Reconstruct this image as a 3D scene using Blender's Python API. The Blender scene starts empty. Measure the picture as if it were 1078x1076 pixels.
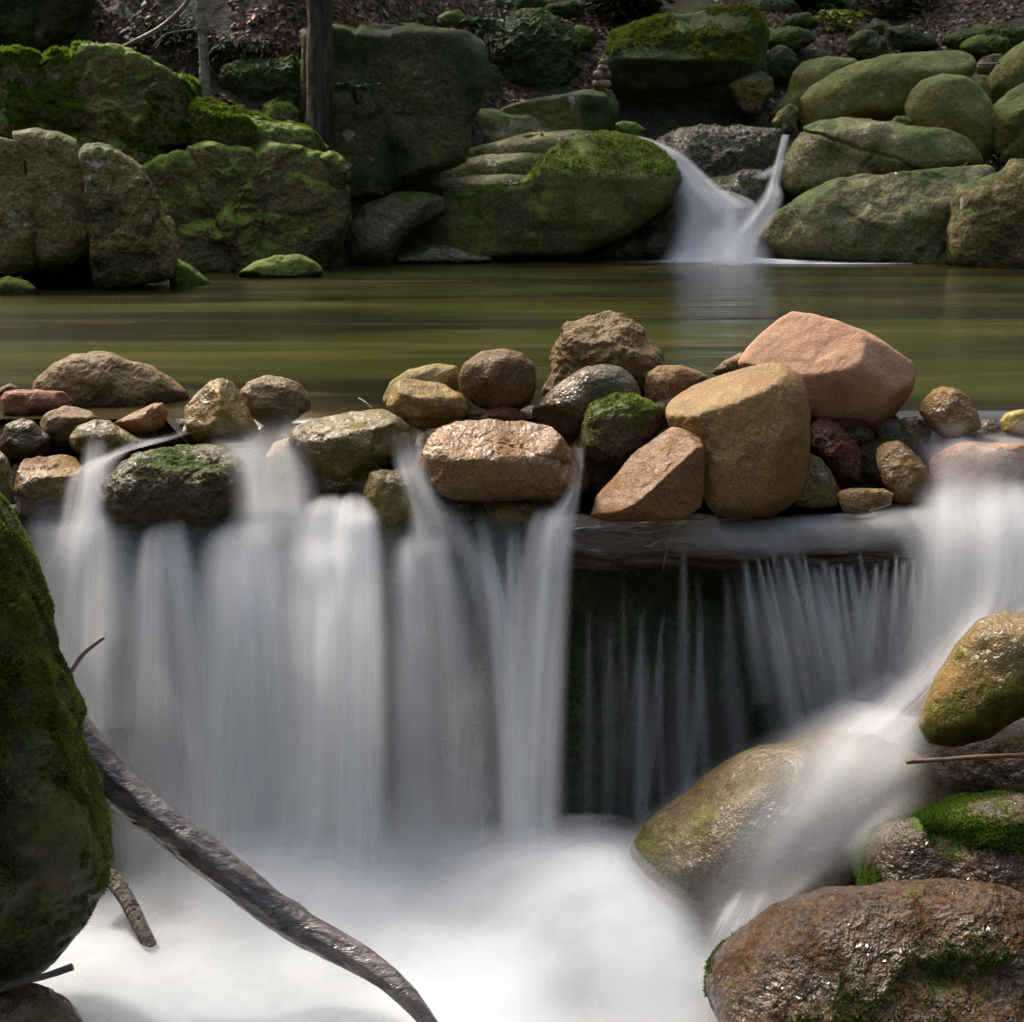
import bpy, bmesh, math, random
import numpy as np
from mathutils import Vector
from mathutils.bvhtree import BVHTree

# ------------------------------------------------------------------ camera, sky, sun, exposure
S = bpy.context.scene
COL = S.collection
CAM = np.array([0.0, 0.0, 0.52])
PITCH = math.radians(11.95)
FPX = 1710.0                       # focal length in pixels of the 1078 px wide photograph
cd = bpy.data.cameras.new('camera'); cam = bpy.data.objects.new('camera', cd); COL.objects.link(cam)
cam.location = CAM; cam.rotation_euler = (math.pi/2 - PITCH, 0, 0)
cd.sensor_width = 36; cd.lens = 36*FPX/1078; cd.clip_end = 300; cd.clip_start = 0.05
cd.dof.use_dof = True; cd.dof.focus_distance = 3.3; cd.dof.aperture_fstop = 20
S.camera = cam

SUN_EL, SUN_AZ = math.radians(48), math.radians(-40)      # azimuth from +Y towards +X
w = bpy.data.worlds.new('World'); S.world = w; w.use_nodes = True
nt = w.node_tree; bg = nt.nodes['Background']
sky = nt.nodes.new('ShaderNodeTexSky'); sky.sky_type = 'NISHITA'; sky.sun_disc = False
sky.sun_elevation = SUN_EL; sky.sun_rotation = SUN_AZ
sky.air_density = 1.0; sky.dust_density = 9.0; sky.ozone_density = 0.0
nt.links.new(sky.outputs[0], bg.inputs[0]); bg.inputs[1].default_value = 0.135
sl = bpy.data.lights.new('sun', 'SUN'); sun = bpy.data.objects.new('sun', sl); COL.objects.link(sun)
sl.energy = 1.05; sl.angle = math.radians(3); sl.color = (1.0, 0.95, 0.89)
sd = Vector((math.sin(SUN_AZ)*math.cos(SUN_EL), math.cos(SUN_AZ)*math.cos(SUN_EL), math.sin(SUN_EL)))
sun.rotation_euler = sd.to_track_quat('Z', 'Y').to_euler(); sun.location = (-4, 6, 12)
S.view_settings.view_transform = 'Standard'; S.view_settings.look = 'None'
S.view_settings.exposure = 1.55; S.view_settings.gamma = 1.0
S.render.engine = 'CYCLES'
S.cycles.use_denoising = True; S.cycles.transparent_max_bounces = 40; S.cycles.max_bounces = 8
S.cycles.diffuse_bounces = 3; S.cycles.sample_clamp_indirect = 4.0; S.cycles.caustics_reflective = False; S.cycles.caustics_refractive = False

# ------------------------------------------------------------------ maths helpers
_cp, _sp = math.cos(PITCH), math.sin(PITCH)
def ray(px, py):
    a = (px - 539.0)/FPX; b = (538.0 - py)/FPX
    # camera right = +X, forward = (0,cos,-sin), up = (0,sin,cos)
    return np.array([a, _cp + b*_sp, -_sp + b*_cp])
def at(px, py, Y):
    d = ray(px, py); return CAM + d*(Y/d[1])

CROP = {'P': (0, 0, 1), 'A': (0, 0, 2.695), 'B': (340, 0, 2.695), 'C': (678, 0, 2.695), 'D': (0, 350, 3.369), 'E': (280, 330, 2.994),
        'F': (560, 310, 3.593), 'G': (780, 310, 3.617), 'H': (440, 0, 4.146), 'I': (800, 0, 3.878), 'J': (160, 0, 3.593),
        'K': (540, 640, 2.004), 'L': (620, 110, 4.492), 'M': (880, 0, 5.444), 'N': (340, 170, 3.369), 'O': (0, 0, 5.989), 'Q': (0, 540, 1.996)}
def px_of(crop, x, y):
    ox, oy, s = CROP[crop]; return ox + x/s, oy + y/s

_rs = np.random.RandomState(7)
_PERM = _rs.permutation(256).astype(np.int64); _PERM = np.concatenate([_PERM, _PERM, _PERM])
_G = _rs.normal(size=(256, 3)); _G /= np.linalg.norm(_G, axis=1)[:, None]
def perlin(p):
    i = np.floor(p).astype(np.int64); f = p - i; u = f*f*f*(f*(f*6-15)+10); i &= 255
    out = 0
    for dx in (0, 1):
        wx = u[:, 0] if dx else 1-u[:, 0]
        for dy in (0, 1):
            wy = u[:, 1] if dy else 1-u[:, 1]
            for dz in (0, 1):
                wz = u[:, 2] if dz else 1-u[:, 2]
                h = _PERM[_PERM[_PERM[(i[:, 0]+dx) & 255] + ((i[:, 1]+dy) & 255)] + ((i[:, 2]+dz) & 255)]
                g = _G[h]
                out = out + wx*wy*wz*((f[:, 0]-dx)*g[:, 0] + (f[:, 1]-dy)*g[:, 1] + (f[:, 2]-dz)*g[:, 2])
    return out*1.6
def fbm(p, octv=5, gain=0.5, ridge=False):
    a, s, out = 1.0, 1.0, np.zeros(len(p))
    for k in range(octv):
        n = perlin(p*s + 17.3*k)
        out += a*(1-2*np.abs(n) if ridge else n); a *= gain; s *= 2.03
    return out
def sstep(a, b, x):
    t = np.clip((x-a)/(b-a), 0, 1); return t*t*(3-2*t)

# ------------------------------------------------------------------ object helpers
def tag(o, label=None, cat=None, group=None, kind=None):
    if label: o['label'] = label
    if cat: o['category'] = cat
    if group: o['group'] = group
    if kind: o['kind'] = kind
    return o
def empty(name, loc):
    o = bpy.data.objects.new(name, None); COL.objects.link(o); o.location = loc; o.empty_display_size = 0.05; return o
def mesh_obj(name, V, F, mat, parent=None, origin=None, smooth=True, uv=None, attrs=None):
    V = np.asarray(V, dtype=np.float64)
    org = np.array(origin if origin is not None else (parent.location if parent else (0, 0, 0)), dtype=float)
    L = (V - org).astype(np.float32)
    F = np.asarray(F, dtype=np.int32)
    me = bpy.data.meshes.new(name)
    me.vertices.add(len(L)); me.vertices.foreach_set('co', L.ravel())
    n, k = F.shape
    me.loops.add(n*k); me.loops.foreach_set('vertex_index', F.ravel())
    me.polygons.add(n); me.polygons.foreach_set('loop_start', np.arange(0, n*k, k, dtype=np.int32))
    me.polygons.foreach_set('loop_total', np.full(n, k, dtype=np.int32))
    me.update(calc_edges=True)
    me.polygons.foreach_set('use_smooth', np.full(n, smooth))
    if uv is not None:
        ul = me.uv_layers.new(name='UVMap'); ul.data.foreach_set('uv', np.asarray(uv, dtype=np.float32)[F.ravel()].ravel())
    for an, av in (attrs or {}).items():
        av = np.asarray(av, dtype=np.float32)
        if av.ndim == 1:
            a = me.attributes.new(an, 'FLOAT', 'POINT'); a.data.foreach_set('value', av)
        else:
            a = me.attributes.new(an, 'FLOAT_COLOR', 'POINT'); a.data.foreach_set('color', np.c_[av, np.ones(len(av))].astype(np.float32).ravel())
    me.materials.append(mat)
    o = bpy.data.objects.new(name, me); COL.objects.link(o)
    if parent:
        o.parent = parent
    else:
        o.location = org
    return o

# ------------------------------------------------------------------ materials
class NT:
    def __init__(s, name):
        s.m = bpy.data.materials.new(name); s.m.use_nodes = True; s.t = s.m.node_tree; s.n = s.t.nodes; s.l = s.t.links
        s.p = s.n['Principled BSDF']; s.out = s.n['Material Output']
    def new(s, t, **kw):
        x = s.n.new(t)
        for k, v in kw.items(): setattr(x, k, v)
        return x
    def set(s, inp, v):
        if isinstance(v, bpy.types.NodeSocket): s.l.new(v, inp)
        elif isinstance(v, (tuple, list)) and len(v) == 3 and len(inp.default_value) == 4: inp.default_value = (*v, 1)
        else: inp.default_value = v
    def noise(s, vec, scale, detail=5, rough=0.55, dist=0.0):
        x = s.new('ShaderNodeTexNoise'); s.set(x.inputs['Vector'], vec); s.set(x.inputs['Scale'], scale)
        s.set(x.inputs['Detail'], detail); s.set(x.inputs['Roughness'], rough); s.set(x.inputs['Distortion'], dist); return x.outputs['Fac']
    def voro(s, vec, scale, feature='F1', out='Distance'):
        x = s.new('ShaderNodeTexVoronoi', feature=feature); s.set(x.inputs['Vector'], vec); s.set(x.inputs['Scale'], scale); return x.outputs[out]
    def math(s, op, a, b=0.0, c=0.0, clamp=False):
        x = s.new('ShaderNodeMath', operation=op, use_clamp=clamp); s.set(x.inputs[0], a); s.set(x.inputs[1], b); s.set(x.inputs[2], c); return x.outputs[0]
    def mr(s, v, a, b, c=0.0, d=1.0):
        x = s.new('ShaderNodeMapRange'); x.interpolation_type = 'SMOOTHSTEP'
        for i, q in enumerate((v, a, b, c, d)): s.set(x.inputs[i], q)
        return x.outputs[0]
    def mix(s, f, a, b, mode='MIX'):
        x = s.new('ShaderNodeMix', data_type='RGBA', blend_type=mode); s.set(x.inputs[0], f); s.set(x.inputs[6], a); s.set(x.inputs[7], b); return x.outputs[2]
    def bump(s, h, strength, dist, normal=None):
        x = s.new('ShaderNodeBump'); s.set(x.inputs['Height'], h); s.set(x.inputs['Strength'], strength); s.set(x.inputs['Distance'], dist)
        if normal is not None: s.l.new(normal, x.inputs['Normal'])
        return x.outputs[0]
    def coords(s, stretch=(1, 1, 1)):
        tc = s.new('ShaderNodeTexCoord'); oi = s.new('ShaderNodeObjectInfo'); mp = s.new('ShaderNodeMapping')
        s.l.new(tc.outputs['Object'], mp.inputs['Vector']); mp.inputs['Scale'].default_value = stretch
        v = s.new('ShaderNodeVectorMath', operation='SCALE'); v.inputs[0].default_value = (13.1, 7.7, 9.3); s.l.new(oi.outputs['Random'], v.inputs['Scale'])
        s.l.new(v.outputs[0], mp.inputs['Location']); return mp.outputs[0]

def rock_mat(name, c1, c2, c3, sc=9.0, tint=(1.12, 1.05, 0.72), grain=160.0, moss=0.0, mc1=(0.018, 0.03, 0.006), mc2=(0.07, 0.11, 0.018), mup=0.35, mw=0.22,
             wet=0.0, rough=0.72, mstr=(1, 1, 1), fs_=110.0, fd_=0.012, bumpd=0.006, bump=0.8, lichen=0.0, speck=0.5, mgrain=1.0, veins=0.0, wetup=0.0, stain=0.5, band=None, bandc=None):
    c1, c2, c3 = [tuple(a_*b_ for a_, b_ in zip(c_, tint)) for c_ in (c1, c2, c3)]
    s = NT(name); v = s.coords()
    n1 = s.noise(v, sc, 7, 0.6, 0.4); n2 = s.noise(v, sc*0.35, 4, 0.5)
    c = s.mix(s.mr(n1, 0.33, 0.67), c1, c2)
    c = s.mix(s.math('MULTIPLY', s.mr(n2, 0.5, 0.66), 0.85), c, c3)
    g = s.noise(v, grain, 3, 0.7); g2 = s.noise(v, grain*0.4, 2, 0.6)
    sp = s.math('MULTIPLY', s.mr(g, 0.42, 0.64), s.mr(g2, 0.35, 0.7, 0.5, 1))
    c = s.mix(speck, c, s.mix(sp, tuple(x*0.45 for x in c1), tuple(min(x*1.9, 0.75) for x in c2)))
    if stain:
        st = s.mr(s.noise(v, sc*0.8, 6, 0.65, 1.0), 0.52, 0.72); c = s.mix(s.math('MULTIPLY', st, stain), c, tuple(x*0.28 for x in c3))
    if veins:
        vv = s.mr(s.voro(v, sc*0.5, 'DISTANCE_TO_EDGE'), 0.0, 0.035, 1, 0); c = s.mix(s.math('MULTIPLY', vv, veins), c, (0.03, 0.022, 0.02))
    if lichen:
        lm = s.mr(s.math('SUBTRACT', s.noise(v, sc*3.2, 4, 0.6), s.math('MULTIPLY', s.voro(v, sc*2.2), 0.35)), 0.46, 0.53); lm = s.math('MULTIPLY', lm, s.mr(s.noise(v, sc*0.5, 2), 0.48, 0.58))
        c = s.mix(s.math('MULTIPLY', lm, lichen), c, (0.42, 0.43, 0.35))
    geo = s.new('ShaderNodeNewGeometry'); sx = s.new('ShaderNodeSeparateXYZ'); s.l.new(geo.outputs['Normal'], sx.inputs[0]); nz = sx.outputs['Z']
    px_ = s.new('ShaderNodeSeparateXYZ'); s.l.new(geo.outputs['Position'], px_.inputs[0])
    h = s.math('ADD', s.math('MULTIPLY', g, 0.30), s.math('MULTIPLY', n1, 1.6))
    h = s.math('ADD', h, s.math('MULTIPLY', s.noise(v, sc*3.5, 6, 0.62), 1.0))
    h = s.math('SUBTRACT', h, s.math('MULTIPLY', s.mr(s.voro(v, sc*4.5), 0.0, 0.35, 1, 0), 0.14))
    nrm = s.bump(h, bump, bumpd)
    if band is not None:                                  # damp algae stripe along the water line
        bm = s.mr(s.math('ADD', px_.outputs['Z'], s.math('MULTIPLY', s.noise(v, 14, 3), 0.05)), band-0.01, band+0.05, 1, 0)
        c = s.mix(s.math('MULTIPLY', bm, 0.75), c, bandc or tuple(x*0.35 for x in c3))
    if moss:
        mn = s.noise(s.coords(mstr) if mstr != (1, 1, 1) else v, sc*0.55, 6, 0.62); mf = s.noise(v, 90*mgrain, 3, 0.7)
        e = s.math('ADD', s.math('MULTIPLY', nz, mw), s.math('ADD', mn, s.math('MULTIPLY', mf, 0.16)))
        thr = 0.5 + mup*0.5 + 0.08 - moss*0.28
        mm = s.mr(e, thr-0.025, thr+0.05)
        mcol = s.mix(s.mr(s.math('ADD', s.noise(v, sc*1.7, 5, 0.6), s.math('MULTIPLY', s.math('SUBTRACT', mf, 0.5), 0.5)), 0.36, 0.66), mc1, mc2)
        c = s.mix(mm, c, mcol)
        mb = s.bump(s.math('ADD', s.math('MULTIPLY', mf, 1.0), s.math('MULTIPLY', s.noise(v, 26*mgrain, 4, 0.6), 2.0)), 1.0, 0.007/mgrain)
        x = s.new('ShaderNodeMix', data_type='VECTOR'); s.set(x.inputs[0], mm); s.l.new(nrm, x.inputs[4]); s.l.new(mb, x.inputs[5]); nrm = x.outputs[1]
        wetf = s.math('MULTIPLY', s.math('SUBTRACT', 1.0, mm), wet)
    else:
        wetf = wet
    wv = s.mr(s.noise(v, sc*1.2, 4, 0.6), 0.38, 0.54, 0.25, 1.0)
    s.set(s.p.inputs['Base Color'], c); s.l.new(nrm, s.p.inputs['Normal']); s.set(s.p.inputs['Roughness'], rough)
    s.set(s.p.inputs['Specular IOR Level'], 0.08 if wet > 0.5 else 0.2)
    if wet:
        s.set(s.p.inputs['Coat Weight'], s.math('MULTIPLY', wetf, wv) ); s.set(s.p.inputs['Coat Roughness'], 0.06); s.set(s.p.inputs['Coat IOR'], 1.5)
        fh = s.math('ADD', s.noise(v, fs_*0.35, 3, 0.6), s.math('MULTIPLY', s.noise(v, fs_, 2, 0.5), 0.35)); s.l.new(s.bump(fh, 1.0, fd_, nrm), s.p.inputs['Coat Normal'])
    return s.m

def plain_mat(name, c, rough=0.7, attr=None, transl=0.0, noise=0.3, nscale=20):
    s = NT(name)
    if attr:
        a = s.new('ShaderNodeAttribute'); a.attribute_name = attr; col = a.outputs['Color']
    else:
        v = s.coords(); col = s.mix(s.mr(s.noise(v, nscale, 5), 0.35, 0.65), tuple(x*(1-noise) for x in c), tuple(x*(1+noise) for x in c))
    s.set(s.p.inputs['Base Color'], col); s.set(s.p.inputs['Roughness'], rough); s.set(s.p.inputs['Specular IOR Level'], 0.25)
    if transl:
        t = s.new('ShaderNodeBsdfTranslucent'); s.set(t.inputs['Color'], col); m = s.new('ShaderNodeMixShader'); m.inputs[0].default_value = transl
        s.l.new(s.p.outputs[0], m.inputs[1]); s.l.new(t.outputs[0], m.inputs[2]); s.l.new(m.outputs[0], s.out.inputs[0])
    return s.m

def silk_mat(name, su=26.0, sv=0.5, contrast=0.75, col=(0.86, 0.88, 0.9)):
    s = NT(name); uv = s.new('ShaderNodeUVMap'); mp = s.new('ShaderNodeMapping'); mp.inputs['Scale'].default_value = (su, sv, 1)
    s.l.new(uv.outputs[0], mp.inputs['Vector']); a = s.new('ShaderNodeAttribute'); a.attribute_name = 'dens'
    b = s.noise(mp.outputs[0], 1.0, 2, 0.5); f = s.noise(mp.outputs[0], 3.7, 3, 0.6); f2 = s.noise(mp.outputs[0], 0.35, 1, 0.5)
    st = s.math('ADD', s.math('MULTIPLY', b, 0.5), s.math('ADD', s.math('MULTIPLY', f, 0.22), s.math('MULTIPLY', f2, 0.28)))
    st = s.mr(st, 0.36, 0.64, 1-contrast, 1.0+contrast*0.35)
    al = s.math('MULTIPLY', a.outputs['Fac'], st, clamp=True)
    d = s.new('ShaderNodeBsdfDiffuse'); s.set(d.inputs[0], col); t = s.new('ShaderNodeBsdfTranslucent'); s.set(t.inputs[0], col)
    m1 = s.new('ShaderNodeMixShader'); m1.inputs[0].default_value = 0.5; s.l.new(d.outputs[0], m1.inputs[1]); s.l.new(t.outputs[0], m1.inputs[2])
    tr = s.new('ShaderNodeBsdfTransparent'); m2 = s.new('ShaderNodeMixShader'); s.set(m2.inputs[0], al)
    s.l.new(tr.outputs[0], m2.inputs[1]); s.l.new(m1.outputs[0], m2.inputs[2]); s.l.new(m2.outputs[0], s.out.inputs[0])
    return s.m

M = {}
# far boulders (olive lichen film over grey granite)
M['cliff'] = rock_mat('mossy_cliff_rock', (0.10, 0.09, 0.05), (0.19, 0.17, 0.095), (0.065, 0.065, 0.028), sc=4.5, grain=60, moss=0.5, mup=0.66, mw=0.7, mc1=(0.05, 0.075, 0.01), mc2=(0.2, 0.27, 0.035), lichen=0.9, bumpd=0.045, bump=1.0, speck=0.4, stain=0.75)
M['block'] = rock_mat('lichen_block_rock', (0.13, 0.115, 0.06), (0.22, 0.19, 0.10), (0.085, 0.08, 0.035), sc=4.5, grain=55, moss=0.25, mup=0.6, mw=0.4, lichen=0.9, bumpd=0.04, bump=1.0, speck=0.45, band=0.03, stain=0.75)
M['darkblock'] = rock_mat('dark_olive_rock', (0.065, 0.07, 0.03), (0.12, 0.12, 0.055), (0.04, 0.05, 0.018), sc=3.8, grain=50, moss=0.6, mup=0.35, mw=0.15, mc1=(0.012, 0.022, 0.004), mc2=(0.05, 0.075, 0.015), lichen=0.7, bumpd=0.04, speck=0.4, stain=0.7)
M['ledge'] = rock_mat('mossy_ledge_rock', (0.07, 0.07, 0.028), (0.14, 0.14, 0.06), (0.04, 0.04, 0.016), sc=3.5, grain=50, moss=0.78, mup=0.5, mw=0.3, mc1=(0.04, 0.052, 0.008), mc2=(0.16, 0.2, 0.03), bumpd=0.025, speck=0.3, band=0.04, bandc=(0.02, 0.016, 0.01), mstr=(1.3, 1.3, 0.4))
M['slab'] = rock_mat('grey_green_slab_rock', (0.12, 0.12, 0.065), (0.21, 0.2, 0.12), (0.08, 0.09, 0.035), sc=4, grain=60, moss=0.4, mup=0.5, mw=0.2, mc1=(0.04, 0.06, 0.01), mc2=(0.1, 0.14, 0.03), bumpd=0.025, speck=0.4, wet=0.35, lichen=0.5, stain=0.7)
M['smooth'] = rock_mat('smooth_olive_rock', (0.12, 0.125, 0.048), (0.2, 0.2, 0.085), (0.075, 0.085, 0.026), sc=3.2, grain=60, moss=0.55, mup=0.5, mw=0.35, mc1=(0.07, 0.09, 0.02), mc2=(0.13, 0.16, 0.045), bumpd=0.014, speck=0.3, lichen=0.5, stain=0.65)
M['wetslab'] = rock_mat('wet_glittering_rock', (0.06, 0.06, 0.045), (0.16, 0.155, 0.13), (0.04, 0.045, 0.025), sc=10, grain=50, moss=0.2, mup=0.5, wet=1.0, bumpd=0.05, bump=1.0, speck=0.4)
M['brownslope'] = rock_mat('damp_brown_ledge_rock', (0.065, 0.055, 0.035), (0.13, 0.11, 0.08), (0.04, 0.035, 0.02), sc=5, grain=50, moss=0.3, mup=0.6, wet=0.5, bumpd=0.03, speck=0.4)
M['grey_flat'] = rock_mat('pale_grey_slab_rock', (0.13, 0.13, 0.1), (0.2, 0.2, 0.16), (0.1, 0.11, 0.06), sc=4, grain=50, moss=0.3, mup=0.5, bumpd=0.02, speck=0.3)
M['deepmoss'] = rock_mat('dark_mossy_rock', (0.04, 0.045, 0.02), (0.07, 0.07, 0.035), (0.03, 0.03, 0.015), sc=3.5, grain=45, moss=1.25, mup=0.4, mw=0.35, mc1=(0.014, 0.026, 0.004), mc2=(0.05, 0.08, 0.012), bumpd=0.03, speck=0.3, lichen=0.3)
M['brightmoss'] = rock_mat('bright_mossy_rock', (0.05, 0.05, 0.022), (0.09, 0.09, 0.04), (0.04, 0.04, 0.02), sc=4, grain=45, moss=1.3, mup=0.45, mw=0.6, mc1=(0.03, 0.05, 0.006), mc2=(0.11, 0.17, 0.02), bumpd=0.03, speck=0.3)
# stones of the dam
def st(key, nm, c1, c2, c3, **k):
    t_ = (0.9, 0.8, 0.6) if key == 'flowrock' else (0.80, 0.70, 0.46) if key in ('golden', 'brown', 'mosswet', 'pinkflat') else (1.3, 1.1, 0.62) if key in ('olivewet', 'brownwet', 'tri', 'leaning', 'flowrock', 'tallbrown', 'olivetan') else (0.74, 0.60, 0.38) if key not in ('pink', 'wetpink', 'yellow', 'goldwet', 'pale', 'nearmoss', 'wall', 'mossyrough', 'greengrey') else (0.78, 0.72, 0.6); c1, c2, c3 = [tuple(a_*b_ for a_, b_ in zip(c_, t_)) for c_ in (c1, c2, c3)]
    k['band'] = k.get('band', {'golden': -0.15, 'angular': -0.16, 'pinkflat': -0.11, 'tallbrown': -0.13, 'darkred': -0.1, 'brownwet': -0.14, 'brown': 0.0, 'olivetan': -0.03, 'grey': -0.02, 'tri': -0.02, 'roundbrown': 0.0, 'pink': 0.0, 'mossyrough': -0.06}.get(key))
    a = dict(sc=16, tint=(1, 1, 1), grain=260, bumpd=0.006, bump=0.9, speck=0.42); a.update(k); M[key] = rock_mat(nm, c1, c2, c3, **a)
st('brown', 'brown_granite', (0.125, 0.092, 0.05), (0.24, 0.185, 0.11), (0.075, 0.06, 0.028), lichen=0.2, wet=0.15)
st('tanbrown', 'tan_granite', (0.22, 0.16, 0.10), (0.34, 0.26, 0.17), (0.13, 0.10, 0.05))
st('red', 'red_granite', (0.26, 0.11, 0.08), (0.36, 0.18, 0.13), (0.12, 0.06, 0.045), wet=0.3)
st('grey', 'grey_tan_granite', (0.15, 0.12, 0.075), (0.27, 0.225, 0.15), (0.10, 0.085, 0.045), wet=0.4)
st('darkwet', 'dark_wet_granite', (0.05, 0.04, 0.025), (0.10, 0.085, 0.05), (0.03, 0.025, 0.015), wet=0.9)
st('olivewet', 'olive_wet_granite', (0.06, 0.052, 0.014), (0.135, 0.112, 0.035), (0.04, 0.038, 0.01), wet=1.0, sc=12, bumpd=0.009)
st('orange', 'orange_granite', (0.24, 0.13, 0.05), (0.34, 0.2, 0.09), (0.12, 0.07, 0.03), wet=0.4)
st('tri', 'olive_foot_granite', (0.15, 0.10, 0.05), (0.26, 0.19, 0.10), (0.12, 0.105, 0.02), wet=0.8)
st('brownwet', 'glistening_brown_granite', (0.09, 0.06, 0.03), (0.2, 0.14, 0.08), (0.05, 0.032, 0.014), wet=1.0, bumpd=0.012)
st('mosswet', 'wet_mossy_granite', (0.06, 0.052, 0.02), (0.12, 0.105, 0.045), (0.03, 0.035, 0.012), moss=0.1, mup=0.45, wet=1.0, bumpd=0.018, mc1=(0.015, 0.03, 0.004), mc2=(0.06, 0.09, 0.012))
st('pale', 'pale_granite', (0.3, 0.25, 0.18), (0.4, 0.35, 0.27), (0.2, 0.15, 0.09), wet=0.6)
st('olivetan', 'olive_tan_granite', (0.12, 0.095, 0.04), (0.22, 0.18, 0.09), (0.08, 0.075, 0.025), lichen=0.2, wet=0.3)
st('roundbrown', 'warm_brown_granite', (0.135, 0.09, 0.05), (0.22, 0.155, 0.09), (0.08, 0.055, 0.03), wet=0.25)
st('pinkflat', 'pink_brown_granite', (0.19, 0.115, 0.065), (0.33, 0.215, 0.14), (0.10, 0.065, 0.04), wet=1.0, veins=0.12, sc=11)
st('greengrey', 'green_grey_stone', (0.06, 0.06, 0.035), (0.115, 0.118, 0.07), (0.09, 0.05, 0.018), wet=0.8, bumpd=0.003)
st('mossyrough', 'rough_mossy_granite', (0.11, 0.075, 0.045), (0.21, 0.155, 0.10), (0.05, 0.035, 0.022), moss=0.45, mup=0.45, mc1=(0.03, 0.045, 0.006), mc2=(0.09, 0.12, 0.02), bumpd=0.012, wet=0.3)
st('golden', 'golden_granite', (0.20, 0.135, 0.07), (0.33, 0.24, 0.13), (0.14, 0.10, 0.045), sc=9, stain=0.4, wet=0.2)
st('pink', 'pink_granite', (0.42, 0.25, 0.175), (0.52, 0.335, 0.245), (0.32, 0.18, 0.12), sc=8, stain=0.15, speck=0.25, wet=0.05)
st('angular', 'ochre_footed_granite', (0.17, 0.10, 0.055), (0.29, 0.19, 0.12), (0.12, 0.085, 0.02), wet=0.6, stain=0.4)
st('darkred', 'dark_red_granite', (0.11, 0.05, 0.035), (0.19, 0.1, 0.07), (0.045, 0.025, 0.02), wet=0.6, bumpd=0.012)
st('tallbrown', 'streaky_brown_granite', (0.11, 0.072, 0.034), (0.21, 0.15, 0.085), (0.07, 0.05, 0.02), wet=1.0, bumpd=0.008)
st('wetpink', 'wet_pink_granite', (0.42, 0.22, 0.14), (0.5, 0.32, 0.23), (0.25, 0.14, 0.09), wet=0.7)
st('goldwet', 'wet_golden_stone', (0.2, 0.11, 0.03), (0.34, 0.21, 0.07), (0.13, 0.08, 0.02), wet=1.0, bumpd=0.012)
st('yellow', 'yellow_wet_stone', (0.36, 0.3, 0.06), (0.5, 0.42, 0.12), (0.2, 0.16, 0.03), wet=0.8)
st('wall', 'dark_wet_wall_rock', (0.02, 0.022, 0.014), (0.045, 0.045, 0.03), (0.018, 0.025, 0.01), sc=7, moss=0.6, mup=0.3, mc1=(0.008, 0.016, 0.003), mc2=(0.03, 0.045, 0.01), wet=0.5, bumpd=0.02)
# foreground
st('nearmoss', 'near_mossy_rock', (0.03, 0.03, 0.014), (0.07, 0.065, 0.03), (0.02, 0.022, 0.01), sc=6, grain=300, moss=1.1, mup=0.35, mw=0.25, mc1=(0.010, 0.015, 0.002), mc2=(0.05, 0.065, 0.01), bumpd=0.012, wet=0.5)
st('nearbrown', 'near_wet_brown_rock', (0.026, 0.017, 0.007), (0.088, 0.058, 0.027), (0.013, 0.008, 0.004), sc=11, grain=110, wet=1.0, bumpd=0.02, moss=0.1, tint=(1.15, 1.0, 0.8), mup=0.3, mw=0.0, mc1=(0.016, 0.03, 0.004), mc2=(0.05, 0.085, 0.012), speck=0.6)
st('nearmossbrown', 'mossy_brown_rock', (0.045, 0.030, 0.014), (0.12, 0.082, 0.042), (0.022, 0.014, 0.006), sc=9, grain=150, wet=0.9, bumpd=0.016, moss=0.25, mup=0.4, mw=0.1, mc1=(0.02, 0.04, 0.005), mc2=(0.08, 0.13, 0.015))
st('leaning', 'olive_brown_wet_rock', (0.10, 0.07, 0.03), (0.19, 0.135, 0.075), (0.08, 0.07, 0.014), sc=7, wet=1.0, moss=0.75, mup=0.3, mw=-0.1, mc1=(0.05, 0.055, 0.008), mc2=(0.12, 0.12, 0.02), bumpd=0.006)
st('flowrock', 'submerged_boulder_rock', (0.07, 0.055, 0.033), (0.16, 0.135, 0.08), (0.04, 0.028, 0.012), sc=7, wet=1.0, moss=0.15, mup=0.3, mw=0.1, mc1=(0.06, 0.055, 0.015), mc2=(0.13, 0.125, 0.04), bumpd=0.008)

# ------------------------------------------------------------------ rock builder
_ico = {}
def ico(level):
    if level not in _ico:
        bm = bmesh.new(); bmesh.ops.create_icosphere(bm, subdivisions=level, radius=1)
        V = np.array([v.co[:] for v in bm.verts]); F = np.array([[v.index for v in f.verts] for f in bm.faces]); bm.free()
        _ico[level] = (V/np.linalg.norm(V, axis=1)[:, None], F)
    return _ico[level]
_seed = [100]
ROCKS = []
CHIS = dict(cliff=.065, block=.055, darkblock=.05, ledge=.022, slab=.035, grey_flat=.05, wetslab=.04, brownslope=.035, deepmoss=.05, brown=.03, tanbrown=.02, red=.03, grey=.02, tri=.02, brownwet=.03, olivewet=.02, olivetan=.02, pinkflat=.03, mossyrough=.05, darkred=.05, tallbrown=.035, angular=.015, pink=.01, golden=.008, mosswet=.03, nearbrown=.012, nearmossbrown=.02, nearmoss=.02, flowrock=.012, wall=.02, smooth=.01, darkwet=.02)
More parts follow.
